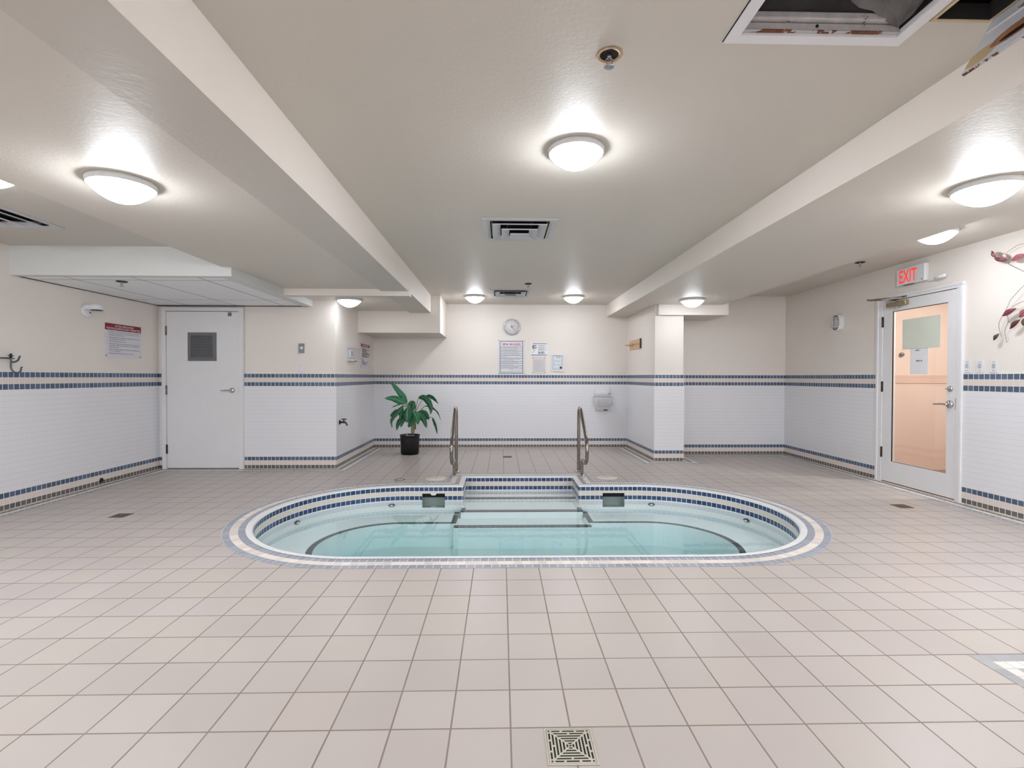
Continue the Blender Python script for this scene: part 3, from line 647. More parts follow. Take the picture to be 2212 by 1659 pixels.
# regulations board on the left wall
P, Q = Vector((XL, 5.607, 1.807)), Vector((XL, 6.165, 1.413))
t, w, h = panel('regulations_sign', 'square white pool regulations sign with a red header on the left wall', 'sign', 'left', P, Q, M['sign_white'], .004)
Z = .004
b = MB(); b.box(.004, h*.80, Z, w - .004, h - .004, Z + .0006); b.build('header_panel', M['red'], t)
text('BC POOL REGULATIONS', .03, w*.50, (w*.52, h*.905, Z), t, M['sign_white'], 'header_lettering', .0006, 'CENTER', .0014, height=h*.052)
text('THE FOLLOWING IS NOT PERMITTED', .036, w*.93, (w*.5, h*.825, Z), t, M['sign_white'], 'header_lettering', .0006, 'CENTER', .0014, height=h*.060)
body = [('', 'Entering your pool with an illness, including open sores, bandages,', .757, 1), ('', 'head colds, discharging ears or noses or infected eyes or without', .706, 1), ('', 'having taken a cleansing shower', .655, .5),
 ('', 'Pushing, fighting, or engaging in conduct likely to cause an', .590, 1), ('', 'injury within the pool enclosure', .539, .52), ('', 'Contaminating or fouling the pool', .474, .55), ('', 'Failing to immediately report to the operator or lifeguard an', .409, 1),
 ('', 'injury suffered within the pool enclosure, or contamination or', .358, 1), ('', 'fouling of the pool', .307, .3), ('', 'Failing to supervise children for whom one is responsible while', .242, 1), ('', 'in the pool enclosure', .191, .35), ('', 'Diving into the pool in water less than 2.4 m deep', .126, .78)]
ls = [text(l, .02, w*.85*k, (w*.10, h*y - .004, Z), t, M['ink'], 'x', 0., 'LEFT', .0012, height=.0145) for _, l, y, k in body]
merge_into('body_lettering', ls, M['ink'], t)
for y in (.762, .595, .479, .414, .247, .131): b = MB(); b.lathe([(0, .0015), (.0035, .0015), (.0035, 0), (0, 0)], (w*.055, h*y, Z), 10); b.build('bullet_mark', M['ink'], t)
screws(t, [(.018, .022), (w - .018, .022)], Z, .008); screws(t, [(.02, h - .022), (w - .02, h - .022)], Z + .0006, .006)

# small attention sign on the return wall
P, Q = Vector((-2.17, 7.62, 1.721)), Vector((-2.17, 8.162, 1.329))
t, w, h = panel('attention_sign', 'small white notice with a dark red header on the return wall, beside the thermostat', 'sign', 'ret', P, Q, M['sign_white'], .004)
b = MB(); b.box(.006, h*.865, Z, w - .03, h - .006, Z + .0006); b.build('header_panel', M['red'], t)
text('ATTENTION', .03, w*.64, (w*.47, h*.895, Z), t, M['sign_white'], 'header_lettering', .001, 'CENTER', .0014, height=h*.065)
b = MB()
for k, (y, x1) in enumerate(((.80, .5), (.765, .92), (.725, .62), (.69, .55), (.655, .72), (.61, .92), (.575, .9), (.545, .6), (.50, .92), (.465, .68))): word_bars(b, w*.12, w*x1, h*y, .0085, Z + .001, k)
word_bars(b, w*.06, w*.18, h*.385, .011, Z + .001, 31)
for k, (y, x1) in enumerate(((.335, .3), (.295, .3), (.25, .75), (.215, .48), (.165, .62))): word_bars(b, w*.12, w*x1, h*y, .0085, Z + .001, 40 + k)
tag(b.build('body_print', M['ink'], t), kind='stuff'); screws(t, [(.02, .03), (w - .02, .03), (.03, h*.83)], Z, .008)

# spa rules board
P, Q = at_y(1075.9, 734, YB), at_y(1133.6, 809, YB)
t, w, h = panel('spa_rules_sign', 'tall white SPA RULES sign with ruled lines below the wall clock', 'sign', 'back', P, Q, M['sign_white'], .005)
Z = .005; fx0, fx1, fy0, fy1 = w*.065, w*.93, h*.03, h*.965
b = MB(); b.prism(rect(fx0, fy0, fx1, fy1), Z, Z + .0008, holes=[rect(fx0 + .010, fy0 + .010, fx1 - .010, fy1 - .010)]); b.build('border', M['navy'], t)
Y_ = lambda py: h * (1 - (py - 665) / 925.)                              # crop rows of the board
rects(t, 'rule_lines', 'navy', [(fx0 + .01, Y_(y) - .003, fx1 - .01, Y_(y) + .003) for y in (852, 912, 970, 1030, 1090, 1150, 1240, 1298, 1358, 1418)] + [(fx0 + .02, Y_(1518) - .0015, fx1 - .02, Y_(1518) + .0015)], Z)
text('SPA RULES', .06, (fx1 - fx0) * .79, ((fx0 + fx1) / 2, Y_(812), Z), t, M['spa_red'], 'title_lettering', .0012, 'CENTER', .0012, height=.036)
b = MB(); xx = lambda p: w * (p - 195) / 710.
for k, (y, x1) in enumerate(((880, 715), (942, 680), (1000, 745), (1062, 770), (1122, 440), (1182, 790), (1270, 730), (1332, 595), (1392, 740))): word_bars(b, xx(282), xx(312), Y_(y), .007, Z + .001, k); word_bars(b, xx(330), xx(x1), Y_(y), .007, Z + .001, k + 9)
word_bars(b, xx(325), xx(630), Y_(1210), .006, Z + .001, 55); word_bars(b, xx(490), xx(615), Y_(1448), .006, Z + .001, 56); word_bars(b, xx(650), xx(790), Y_(1478), .004, Z + .001, 57); word_bars(b, xx(540), xx(575), Y_(1508), .006, Z + .001, 58)
tag(b.build('body_print', M['ink_grey'], t), kind='stuff'); screws(t, [(.012, .012), (w - .014, .012), (.012, h - .012), (w - .014, h - .012)], Z, .007)
# safety poster
P, Q = at_y(1146.7, 740.6, YB), at_y(1182.9, 768.7, YB)
t, w, h = panel('safety_poster', 'white landscape poster with dark bars above and below, right of the spa rules', 'poster', 'back', P, Q, M['paper'], .003); Z = .003
rects(t, 'dark_bar', 'navy', [(.03, h*.91, w - .01, h*.955)], Z); rects(t, 'dark_bar', 'navy', [(.005, h*.04, w - .012, h*.09)], Z)
b = MB()
for k, (y, x1) in enumerate(((.79, .37), (.71, .24), (.64, .36), (.545, .3))): word_bars(b, w*.08, w*x1, h*y, .012, Z + .001, k)
word_bars(b, w*.43, w*.79, h*.29, .010, Z + .001, 8); word_bars(b, w*.43, w*.85, h*.21, .010, Z + .001, 9); word_bars(b, w*.16, w*.24, h*.39, .009, Z + .001, 10); word_bars(b, w*.08, w*.15, h*.28, .009, Z + .001, 11)
tag(b.build('bold_print', M['ink_black'], t), kind='stuff'); b = MB()
for k, y in enumerate((.79, .745, .64, .60, .52, .475, .40, .15)): word_bars(b, w*.43, w*(.95 if k % 2 == 0 else .8), h*y, .006, Z + .001, 20 + k)
tag(b.build('fine_print', M['ink_grey'], t), kind='stuff')
# laminated sheet
P, Q = at_y(1150, 771, YB), at_y(1178.8, 807.8, YB)
t, w, h = panel('laminated_notice', 'glossy laminated paper notice with grey lines, directly below the landscape poster', 'notice', 'back', P, Q, M['lam'] if 'lam' in M else plain('laminated_sheet', (220, 214, 214), .08, var=.01), .002); Z = .002
b = MB()
for k in range(15): word_bars(b, w*.12, w*(.88 if k % 3 else .6), h*(.80 - k*.045), .006, Z + .001, 70 + k)
tag(b.build('print', M['ink_lt'] if 'ink_lt' in M else plain('print_faint', (188, 184, 188), .5), t), kind='stuff'); screws(t, [(.012, .025), (w - .015, .025), (.012, h - .015), (w - .015, h - .015)], Z, .006)
# framed certificate, hanging slightly tilted
P, Q = at_y(1190.4, 765, YB), at_y(1217.6, 802, YB); w, h = Q.x - P.x, P.z - Q.z
t = thing('framed_certificate', 'white framed certificate with a maroon seal, rightmost of the papers on the back wall', 'certificate', (P.x, YB - .001, Q.z), rot=FR_BACK); t.rotation_euler.rotate_axis('Z', radians(-.8))
b = MB(); b.prism(rect(0, 0, w, h), 0, .016, holes=[rect(.018, .022, w - .018, h - .018)]); b.build('frame', M['white_plastic'], t, .003)
b = MB(); b.box(.016, .02, .002, w - .016, h - .016, .008); b.build('certificate_sheet', M['cert'], t)
b = MB(); i0 = .028; b.prism(rect(i0, i0 + .006, w - i0, h - i0 + .004), .0082, .009, holes=[rect(i0 + .006, i0 + .012, w - i0 - .006, h - i0 - .002)]); b.build('printed_border', M['ink_grey'], t)
b = MB()
for k, (x0, x1, y) in enumerate(((.38, .72, .86), (.38, .68, .80), (.2, .7, .60), (.2, .4, .38), (.5, .72, .38))): word_bars(b, w*x0, w*x1, h*y, .006, .009, 90 + k)
tag(b.build('print', M['ink_grey'], t), kind='stuff')
b = MB(); b.lathe([(0, .0105), (.019, .0100), (.020, .008), (0, .008)], (w*.76, h*.22, 0), 20); b.build('seal', M['seal'], t)
# clock
p = at_y(1105.4, 706.2, YB)
t = thing('wall_clock', 'round white wall clock with a chrome rim above the spa rules sign', 'clock', (p.x, YB - .001, p.z), rot=FR_BACK); r = .136
b = MB(); b.lathe([(r - .012, .020), (r - .004, .034), (r, .026), (r + .003, .010), (r, 0), (0, 0), ], seg=48); b.lathe([(r - .013, .016), (r - .012, .020)], seg=48); b.build('rim', M['chrome'], t)
b = MB(); b.lathe([(0, .016), (r - .010, .016), (r - .010, .012), (0, .012)], seg=48); b.build('face', M['clock_face'], t)
def hand(name, ang, ln, w_, z, mat='ink_black'):
    b = MB(); c_, s_ = sin(radians(ang)), cos(radians(ang)); d_ = Vector((c_, s_, 0)); n_ = Vector((s_, -c_, 0)); tl = -.2 * ln
    q = [d_*tl + n_*w_, d_*ln + n_*w_*.5, d_*ln - n_*w_*.5, d_*tl - n_*w_]; b.quad([(v.x, v.y, z) for v in q]); b.quad([(v.x, v.y, z + .0015) for v in q]); b.build(name, M[mat], t)
hand('hour_hand', 72, .068, .0035, .019); hand('minute_hand', 140, .100, .003, .021); hand('second_hand', -17, .075, .0012, .023, 'ink_grey')
b = MB(); b.lathe([(0, .026), (.006, .025), (.007, .016), (0, .016)], seg=14); b.build('centre_cap', M['ink_black'], t)
CM = plain('clock_marks', (196, 196, 198), .5)
for k in range(12):
    b = MB(); a = k * pi / 6; d_ = Vector((sin(a), cos(a), 0)); n_ = Vector((cos(a), -sin(a), 0)) * .0025
    b.quad([tuple(d_*.098 + n_ + Vector((0, 0, .0165))), tuple(d_*.112 + n_ + Vector((0, 0, .0165))), tuple(d_*.112 - n_ + Vector((0, 0, .0165))), tuple(d_*.098 - n_ + Vector((0, 0, .0165)))]); b.build('hour_mark', CM, t)
# drinking fountain --------------------------------------------------------------
P, Q = at_y(1281, 832, YB), at_y(1322, 886, YB)
t = thing('drinking_fountain', 'white ceramic wall drinking fountain with a chrome bubbler on the back wall', 'drinking fountain', (1.735, YB - TP, .640), rot=FR_BACK)
def loft(b, secs, cap=(1, 1)):
    R_ = [[b.b.verts.new(p) for p in s] for s in secs]; n = len(secs[0])
    for A, B in zip(R_, R_[1:]):
        for k in range(n): f = b.b.faces.new((A[k], A[(k+1) % n], B[(k+1) % n], B[k])); f.smooth = True
    if cap[0]: b.b.faces.new(R_[0])
    if cap[1]: b.b.faces.new(R_[-1])
def dsec(y, hw, dep, n=18, rear=0., sq=3.2):           # D shaped cross-section: flat on the wall, rounded at the front
    out = [(-hw, y, rear), ]
    for k in range(n + 1):
        a = pi - pi * k / n; c_, s_ = cos(a), sin(a); out.append((hw * math.copysign(abs(c_) ** (2/sq), c_), y, rear + (dep - rear) * abs(s_) ** (2/sq)))
    return out + [(hw, y, rear)]
b = MB(); loft(b, [dsec(.055, .125, .12), dsec(.075, .138, .155), dsec(.12, .152, .215), dsec(.17, .160, .250), dsec(.205, .163, .262), dsec(.212, .165, .266), dsec(.215, .160, .262), dsec(.208, .145, .240), dsec(.185, .125, .20), dsec(.175, .08, .15)]); b.build('basin', M['ceramic'], t)
b = MB(); loft(b, [dsec(.20, .150, .07, sq=6), dsec(.33, .138, .05, sq=6), dsec(.40, .128, .040, sq=6), dsec(.415, .120, .030, sq=6)]); b.build('back_splash', M['ceramic'], t)
b = MB(); loft(b, [dsec(-.005, .122, .075, sq=7), dsec(.05, .122, .10, sq=6), dsec(.08, .125, .12, sq=5)]); b.build('shroud', M['ceramic'], t)
b = MB(); b.box(.01, -.007, .02, .075, .012, .082); b.build('bottom_outlet', M['black'], t)
b = MB(); b.tube(smooth([(.105, .205, .13), (.105, .25, .125), (.100, .285, .13), (.085, .292, .15), (.078, .275, .165)], 5), .0085, 10); b.build('bubbler_spout', M['chrome'], t)
b = MB(); b.lathe([(0, .20), (.018, .20), (.018, .225), (.010, .235), (0, .235)], (.105, 0, .13), 16, axis='y'); b.build('spout_base', M['chrome'], t)
b = MB(); b.lathe([(0, .01), (.012, .008), (.014, 0), (0, 0)], (.12, .115, .15), 14); b.build('push_button', M['chrome'], t)
# peg rack ------------------------------------------------------------------------
t = thing('peg_rack', 'pale wooden peg rack on the flank wall between the back wall and the column', 'rack', (2.186, 8.24, 1.655), rot=FR_RIGHT)
b = MB(); b.box(0, 0, 0, .62, .155, .022); b.build('board', M['wood'], t, .003)
b = MB(); b.box(.612, 0, .0005, .628, .155, .026); b.build('end_board', M['wood_dark'], t)
for k in range(4):
    b = MB(); b.tube([(.08 + .15*k, .070, .02), (.08 + .15*k, .080, .12)], [.011, .009], 10); b.build('peg', M['wood'], t)
# timer, switches -----------------------------------------------------------------
t, w, h = panel('timer_button', 'grey metal wall plate with a round push button, above the white switch', 'timer switch', 'door', Vector((-2.649, YD, 1.633)), Vector((-2.572, YD, 1.508)), M['timer_grey'], .006, bev=.002, part='plate')
b = MB(); b.lathe([(0, .022), (.014, .021), (.017, .016), (.018, .006), (0, .006)], (w*.55, h*.52, 0), 20); b.build('push_button', M['white_plastic'], t)
b = MB(); b.lathe([(.018, .006), (.0185, .012), (.021, .011), (.022, .006), (.018, .006)], (w*.55, h*.52, 0), 20); b.build('button_ring', M['chrome'], t); screws(t, [(w/2, .012), (w/2, h - .012)], .006, .004)
t, w, h = panel('light_switch', 'white rocker light switch just above the blue tile band, below the timer plate', 'light switch', 'door', Vector((-2.650, YD, 1.364)), Vector((-2.568, YD, 1.246)), M['white_plastic'], .006, bev=.002, part='plate')
b = MB(); b.box(w*.30, h*.22, .006, w*.70, h*.78, .009); b.build('rocker', M['white'], t, .001); screws(t, [(w/2, .012), (w/2, h - .012)], .006, .0035)
for k, (px0, px1, lab) in enumerate(((2082.7, 2098.2, 'leftmost of three beside the glass door'), (2109.7, 2126.4, 'middle of three right of the glass door'), (2139.4, 2157, 'rightmost of three, below the metal vine'))):
    P, Q = at_x(px0, 777.5, XR), at_x(px1, 804.6, XR)
    t, w, h = panel('switch_plate', 'white button plate, ' + lab, 'switch plate', 'right', P, Q, M['white_plastic'], .006, 'white control plates right of the glass door', .002, 'plate')
    for y in (.16, .40, .52, .64, .84):
        b = MB()
        if y in (.16, .84): b.box(w*.38, h*y - .004, .006, w*.62, h*y + .003, .0078)
        else: b.box(w*.30, h*y - .005, .006, w*.68, h*y + .005, .0085)
        b.build('button', M['btn'] if 'btn' in M else plain('button_grey', (176, 178, 184), .4), t)
# thermostat in a clear cover -------------------------------------------------------
t = thing('thermostat', 'white thermostat in a clear plastic guard box on the return wall', 'thermostat', (-2.17, 6.955, 1.430), rot=FR_LEFT)
b = MB(); b.box(.07, .04, .004, .20, .155, .03); b.build('body', M['white_plastic'], t, .004)
b = MB(); b.box(.115, .070, .03, .15, .135, .0312); b.build('display', M['timer_grey'], t)
b = MB(); b.box(0, -.002, 0, .36, .012, .09); b.box(0, 0, 0, .36, .178, .004); b.build('guard_base', M['white_plastic'], t, .002)
b = MB(); b.prism(rect(.0, .0, .36, .178), .006, .088); b.build('clear_guard', M['clear_cover'], t, .006)
b = MB(); b.box(.15, -.010, .06, .21, .0, .085); b.build('lock', M['black'], t)
# hose tap -----------------------------------------------------------------------------
t = thing('hose_tap', 'dark metal hose tap on the tiled return wall below the thermostat', 'tap', (-2.17 + TP, 6.60, .592), rot=FR_LEFT)
b = MB(); b.lathe([(0, .008), (.030, .008), (.034, 0), (0, 0)], seg=20); b.build('escutcheon', M['tapm'] if 'tapm' in M else plain('tap_metal', (78, 74, 76), .3, .8), t)
M['tapm'] = plain('tap_dark_metal', (72, 70, 72), .3, .8)
b = MB(); b.tube([(0, 0, 0), (0, 0, .075)], .014, 12); b.tube(smooth([(0, 0, .06), (0, -.012, .085), (0, -.045, .10)], 5), .012, 12); b.build('spout', M['tapm'], t)
b = MB(); b.tube([(0, 0, .05), (0, .02, .055), (0, .034, .058)], .008, 10); b.tube([(-.032, .040, .058), (.032, .040, .058)], .010, 10); b.tube([(0, .040, .026), (0, .040, .09)], .008, 10); b.build('handle', M['tapm'], t)
# camera-like fixture on the left wall -----------------------------------------------
t = thing('wall_detector', 'white wall detector with a projecting flat head, high on the left wall', 'detector', (XL, 5.375, 1.905), rot=FR_LEFT)
b = MB(); b.lathe([(0, .022), (.062, .022), (.070, .016), (.074, 0), (0, 0)], (0, -.005, 0), 32); b.build('wall_plate', M['white_plastic'], t)
b = MB(); b.lathe([(0, 0), (.060, 0), (.066, .004), (.066, .042), (.056, .056), (0, .058)], (0.0, .005, .105), 36, axis='y'); b.box(-.055, .008, .015, .055, .055, .10); b.build('head', M['white_plastic'], t, .004)
b = MB(); b.lathe([(0, -.004), (.05, -.004), (.055, .002), (0, .002)], (0, .005, .110), 28, axis='y'); b.build('lens', M['black'], t)
b = MB(); b.lathe([(0, .003), (.008, .002), (.009, 0), (0, 0)], (.02, -.02, .021), 12); b.build('plate_screw', M['black'], t)
# hook rail -----------------------------------------------------------------------------
t = thing('hook_rail', 'chrome coat hook hung on a rail at the left edge, above the blue tile band', 'hook', (XL, 4.51, 1.357), rot=FR_LEFT)
b = MB(); b.tube([(-.9, .002, .05), (.022, .002, .05)], .0085, 12); b.build('rail', M['chrome'], t)
M['hook'] = plain('blued_steel', (82, 94, 104), .25, .9)
b = MB(); b.tube(smooth([(-.006, .03, .052), (-.006, -.03, .050), (-.006, -.075, .050), (-.004, -.10, .056), (.006, -.122, .068), (.020, -.126, .086), (.032, -.112, .098), (.034, -.085, .102), (.040, -.074, .106)], 5), .0068, 10); b.build('lower_hook', M['hook'], t)
b = MB(); b.tube(smooth([(-.004, -.032, .052), (.012, -.030, .064), (.026, -.016, .080), (.030, .010, .088), (.036, .026, .092)], 5), .0078, 10); b.build('upper_hook', M['hook'], t)
b = MB(); b.lathe([(0, .046), (.009, .044), (.011, .03), (.022, .027), (.022, .022), (.010, .020), (.009, .008), (0, .008)], (-.006, 0, .05), 16, axis='y'); b.build('finial', M['hook'], t)
b = MB(); b.tube([(-.4, .002, .0), (-.4, .002, .05)], .010, 10); b.build('rail_bracket', M['chrome'], t)
# pipe opening low on the left wall --------------------------------------------------------
p = at_x(219, 1037.5, XL + TP); t = thing('drain_pipe_end', 'small black round pipe opening in the skirting tiles of the left wall', 'pipe', p, rot=FR_LEFT)
b = MB(); b.lathe([(0, .0012), (.021, .0012), (.024, .004), (.027, .003), (.028, 0), (0, 0)], seg=20); b.build('pipe_mouth', M['black'], t)
# bulkhead light -----------------------------------------------------------------------------
t = thing('bulkhead_light', 'unlit oval bulkhead light with a white wire guard on the right wall', 'wall light', (XR, 6.378, 1.925), rot=FR_RIGHT)
def stadium(hw, hh, n=14): r = hw; return [(r * cos(a), hh - r + r * sin(a)) for a in [pi * k / n for k in range(n + 1)]] + [(r * cos(a), -(hh - r) + r * sin(a)) for a in [pi + pi * k / n for k in range(n + 1)]]
b = MB(); so = stadium(.085, .115); si = stadium(.070, .100); b.prism(so, 0, .055, holes=[si]); b.build('housing', M['white_plastic'], t, .003)
b = MB(); b.prism(stadium(.069, .099), .004, .006); b.build('reflector', M['dimgl'] if 'dimgl' in M else plain('dull_reflector', (150, 146, 142), .35, .2), t)
b = MB(); sec = [[(x, y, z) for x, y in stadium(.060 * k, .088 * k + .0)] for k, z in ((1, .02), (.96, .05), (.8, .066), (.4, .074))]; loft(b, sec); b.build('diffuser_glass', plain('frosted_glass', (176, 172, 168), .25, 0, .02), t)
def loop3(P, z): return [(x, y, z) for x, y in P] + [(P[0][0], P[0][1], z)]
b = MB(); b.tube(loop3(stadium(.082, .112), .058), .0035, 8); b.build('guard_rim', M['white_plastic'], t)
for y in (-.055, .055): b = MB(); b.tube(smooth([(-.08, y, .056), (-.05, y, .088), (.05, y, .088), (.08, y, .056)], 5), .003, 8); b.build('guard_wire', M['white_plastic'], t)
b = MB(); b.tube(smooth([(0, -.11, .056), (0, -.085, .09), (0, .085, .09), (0, .11, .056)], 5), .003, 8); b.build('guard_wire', M['white_plastic'], t)
# exit sign --------------------------------------------------------------------------------
t = thing('exit_sign', 'white EXIT sign with red letters above the glass door', 'sign', (XR, 5.388, 2.216), rot=FR_RIGHT); w, h = .365, .185
b = MB(); b.box(0, 0, 0, w, h, .052); b.build('housing', M['white_plastic'], t, .008)
text('EXIT', .1, .225, (.045, .023, .052), t, M['exit_red'], 'lettering', .0012, 'LEFT', .0012, height=.138)
b = MB(); b.lathe([(0, .003), (.006, .002), (.006, 0), (0, 0)], (w - .03, .02, .052), 12); b.build('indicator', M['screw'], t)
b = MB(); b.box(.08, -.004, .01, .2, .0, .045); b.build('underside_slot', M['screw'], t)
t = thing('door_contact', 'small white sensor bar beside the EXIT sign, over the door frame', 'sensor', (XR, 5.012, 2.196), rot=FR_RIGHT)
b = MB(); b.box(0, .004, 0, .10, .024, .022); b.build('bracket', M['white_plastic'], t, .004)
b = MB(); b.tube([(.09, .016, .03), (.14, .020, .045), (.215, .026, .045)], [.010, .016, .018], 14); b.build('sensor_head', M['white_plastic'], t)

# ================================================================== PLANT
def leaf_material(name, rgb, vein):
    g = G(name); u, v, _ = g.uv(); av = g.math('ABSOLUTE', v)
    mid = g.math('LESS_THAN', av, .07); side = g.line(g.math('SUBTRACT', u, g.math('MULTIPLY', av, .16)), .115, .022)
    n = g.noise(30., g.obj(), 3); r = g.n('ShaderNodeObjectInfo').outputs['Random']
    c = lin(rgb); c = g.mix(r, tuple(k * .62 for k in c[:3]) + (1,), tuple(k * 1.25 for k in c[:3]) + (1,)); c = g.mix(g.math('MULTIPLY', n, .4), c, lin((10, 58, 40)))
    f = g.math('MAXIMUM', g.math('MULTIPLY', mid, .6), g.math('MULTIPLY', side, .20)); g.set(g.mix(f, c, lin(vein)), .32, 0., .5); g.bump(g.math('SUBTRACT', 1., f), .3, .002); return g.m
M['leaf'] = leaf_material('plant_leaf', (20, 104, 66), (112, 164, 110)); M['petiole'] = plain('petiole_green', (84, 116, 78), .5); M['trunk'] = plain('cane_stem', (140, 132, 98), .6, var=.15, scale=40.)
M['pot'] = plain('black_pot', (20, 20, 23), .55, var=.15, scale=60.); M['soil'] = plain('pebble_topping', (206, 198, 194), .8, var=.18, scale=60., bump=.8); M['bark'] = plain('reddish_bark', (150, 92, 84), .8)
pl = thing('potted_plant', 'green broad leaved dumb cane plant in a black pot in the far left corner', 'potted plant', (-1.42, 7.66, 0))
PB = Vector((-1.42, 7.66, 0))
b = MB(); b.lathe([(0, .001), (.128, .001), (.131, .022), (.139, .022), (.146, .25), (.149, .285), (.155, .286), (.156, .300), (.149, .302), (.144, .290), (.140, .262), (0, .262)], seg=48); b.build('pot', M['pot'], pl)
b = MB(); b.lathe([(0, .282), (.05, .284), (.10, .280), (.141, .272), (.141, .263), (0, .263)], seg=32); b.build('pebble_topping', M['soil'], pl)
for k in range(6):
    a = k * 1.1; r_ = .055 + .05 * (k % 3) / 2; b = MB(); c = (r_*cos(a), r_*sin(a), .283); b.lathe([(0, -.008), (.014, -.003), (.016, .004), (.008, .010), (0, .011)], c, 8); b.build('bark_chip', M['bark'] if k % 2 else M['soil'], pl)
def cp_(x, y, dy=0.): return at_y(800 + x / 8.295, 800 + y / 8.295, PB.y + dy) - PB
for pts in ([(752, 1135, 0), (748, 1050, 0), (760, 960, -.01), (772, 860, -.01), (770, 760, -.01)], [(765, 1135, .02), (778, 1040, .02), (790, 940, .02), (795, 820, .03)]):
    b = MB(); P_ = smooth([cp_(*p) for p in pts], 6); b.tube(P_, [.020 - .008 * i / len(P_) for i in range(len(P_))], 10); b.build('cane', M['trunk'], pl)
def leaf(pts, wd, d0, d1, twist=0., pet=None, fold=.22):
    n = 14; spine = smooth([cp_(x, y, d0 + (d1 - d0) * i / (len(pts) - 1)) for i, (x, y) in enumerate(pts)], 8)
    idx = [spine[round(i * (len(spine) - 1) / n)] for i in range(n + 1)]; b = MB(); rows = []; W_ = wd / 8.295 * PB.y / FPX / 2
    for i, p in enumerate(idx):
        u = i / n; t_ = (idx[min(i+1, n)] - idx[max(i-1, 0)]).normalized(); per = Vector((-t_.z, 0, t_.x)); per = per.normalized() if per.length > .01 else Vector((1, 0, 0))
        nv = t_.cross(per).normalized(); per = per * cos(twist) + nv * sin(twist); nv = t_.cross(per).normalized()
        w = W_ * (sin(pi * min(1, u * 1.02) ** .8) ** .8) * (1 if u < .98 else .3); wav = .12 * sin(i * 1.7)
        rows.append([(p + per * w * s_ + nv * (-abs(s_) * fold * w + wav * w * s_ * abs(s_)), (u, s_)) for s_ in (-1, -.5, 0, .5, 1)])
    for A, B in zip(rows, rows[1:]):
        for k in range(4):
            f = b.quad([A[k][0], A[k+1][0], B[k+1][0], B[k][0]], 0, [A[k][1], A[k+1][1], B[k+1][1], B[k][1]])
            if f: f.smooth = True
    o = b.build('leaf', M['leaf'], pl, weld=True, fix=False); md = o.modifiers.new('thickness', 'SOLIDIFY'); md.thickness = .0016
    q = pet or (772, 800); bb = MB(); a = cp_(*q, 0.); m = (a + idx[0]) / 2 + Vector((0, 0, .012)); bb.tube(smooth([a, m, idx[0], idx[1]], 5), [.006 - .003 * k / 15 for k in range(16)], 8); bb.build('petiole', M['petiole'], o)
leaf([(655, 590), (600, 480), (530, 400), (430, 280), (345, 203)], 105, -.04, .02, .35, (705, 660))
leaf([(630, 595), (520, 540), (400, 500), (250, 505)], 125, -.08, -.12, .25, (740, 700))
leaf([(620, 600), (540, 595), (450, 630), (372, 675)], 70, -.1, -.2, 1.2, (740, 720))
leaf([(590, 630), (520, 710), (440, 800), (375, 910), (392, 1035)], 88, -.14, -.24, .5, (745, 700))
leaf([(545, 735), (480, 750), (410, 785), (352, 828)], 112, .06, .12, .2, (750, 780))
leaf([(575, 640), (560, 740), (545, 810), (530, 880)], 80, -.10, -.17, -.4, (750, 720))
leaf([(590, 800), (540, 880), (490, 970), (472, 1085)], 95, .02, -.02, .3, (755, 830))
leaf([(605, 760), (590, 860), (565, 940), (545, 1026)], 85, .0, -.06, -.3, (758, 830))
leaf([(685, 665), (665, 760), (660, 850), (652, 942)], 150, -.17, -.28, .0, (750, 740))
leaf([(770, 800), (750, 880), (715, 960), (680, 1026)], 118, -.09, -.17, .15, (775, 860))
leaf([(745, 735), (755, 670), (770, 610), (790, 548)], 112, -.03, .02, -.3, (775, 830))
leaf([(742, 745), (800, 800), (845, 880), (850, 978)], 112, -.15, -.25, -.15, (775, 800))
leaf([(830, 745), (900, 800), (965, 900), (1008, 1038)], 112, -.06, -.16, -.25, (785, 830))
leaf([(880, 745), (950, 760), (1010, 810), (1055, 888)], 105, .05, .05, .2, (790, 840))
leaf([(862, 500), (950, 490), (1040, 570), (1085, 690), (1078, 788)], 118, -.02, -.10, .3, (795, 770))
leaf([(960, 490), (1050, 462), (1120, 500), (1165, 540), (1218, 600)], 76, .05, .10, .5, (795, 770))
leaf([(975, 640), (1050, 650), (1130, 690), (1210, 770), (1262, 893)], 62, -.03, -.08, .9, (800, 850))
leaf([(1110, 848), (1140, 930), (1175, 1030), (1200, 1150)], 58, .04, .0, .5, (800, 830))
leaf([(840, 760), (930, 770), (1000, 840), (1040, 880)], 95, .02, .0, .4, (790, 850))
leaf([(800, 900), (795, 960), (800, 1020), (818, 1070)], 44, .03, .02, .3, (785, 900))
leaf([(690, 640), (720, 600), (750, 570), (785, 555)], 80, .06, .10, .2, (780, 780))

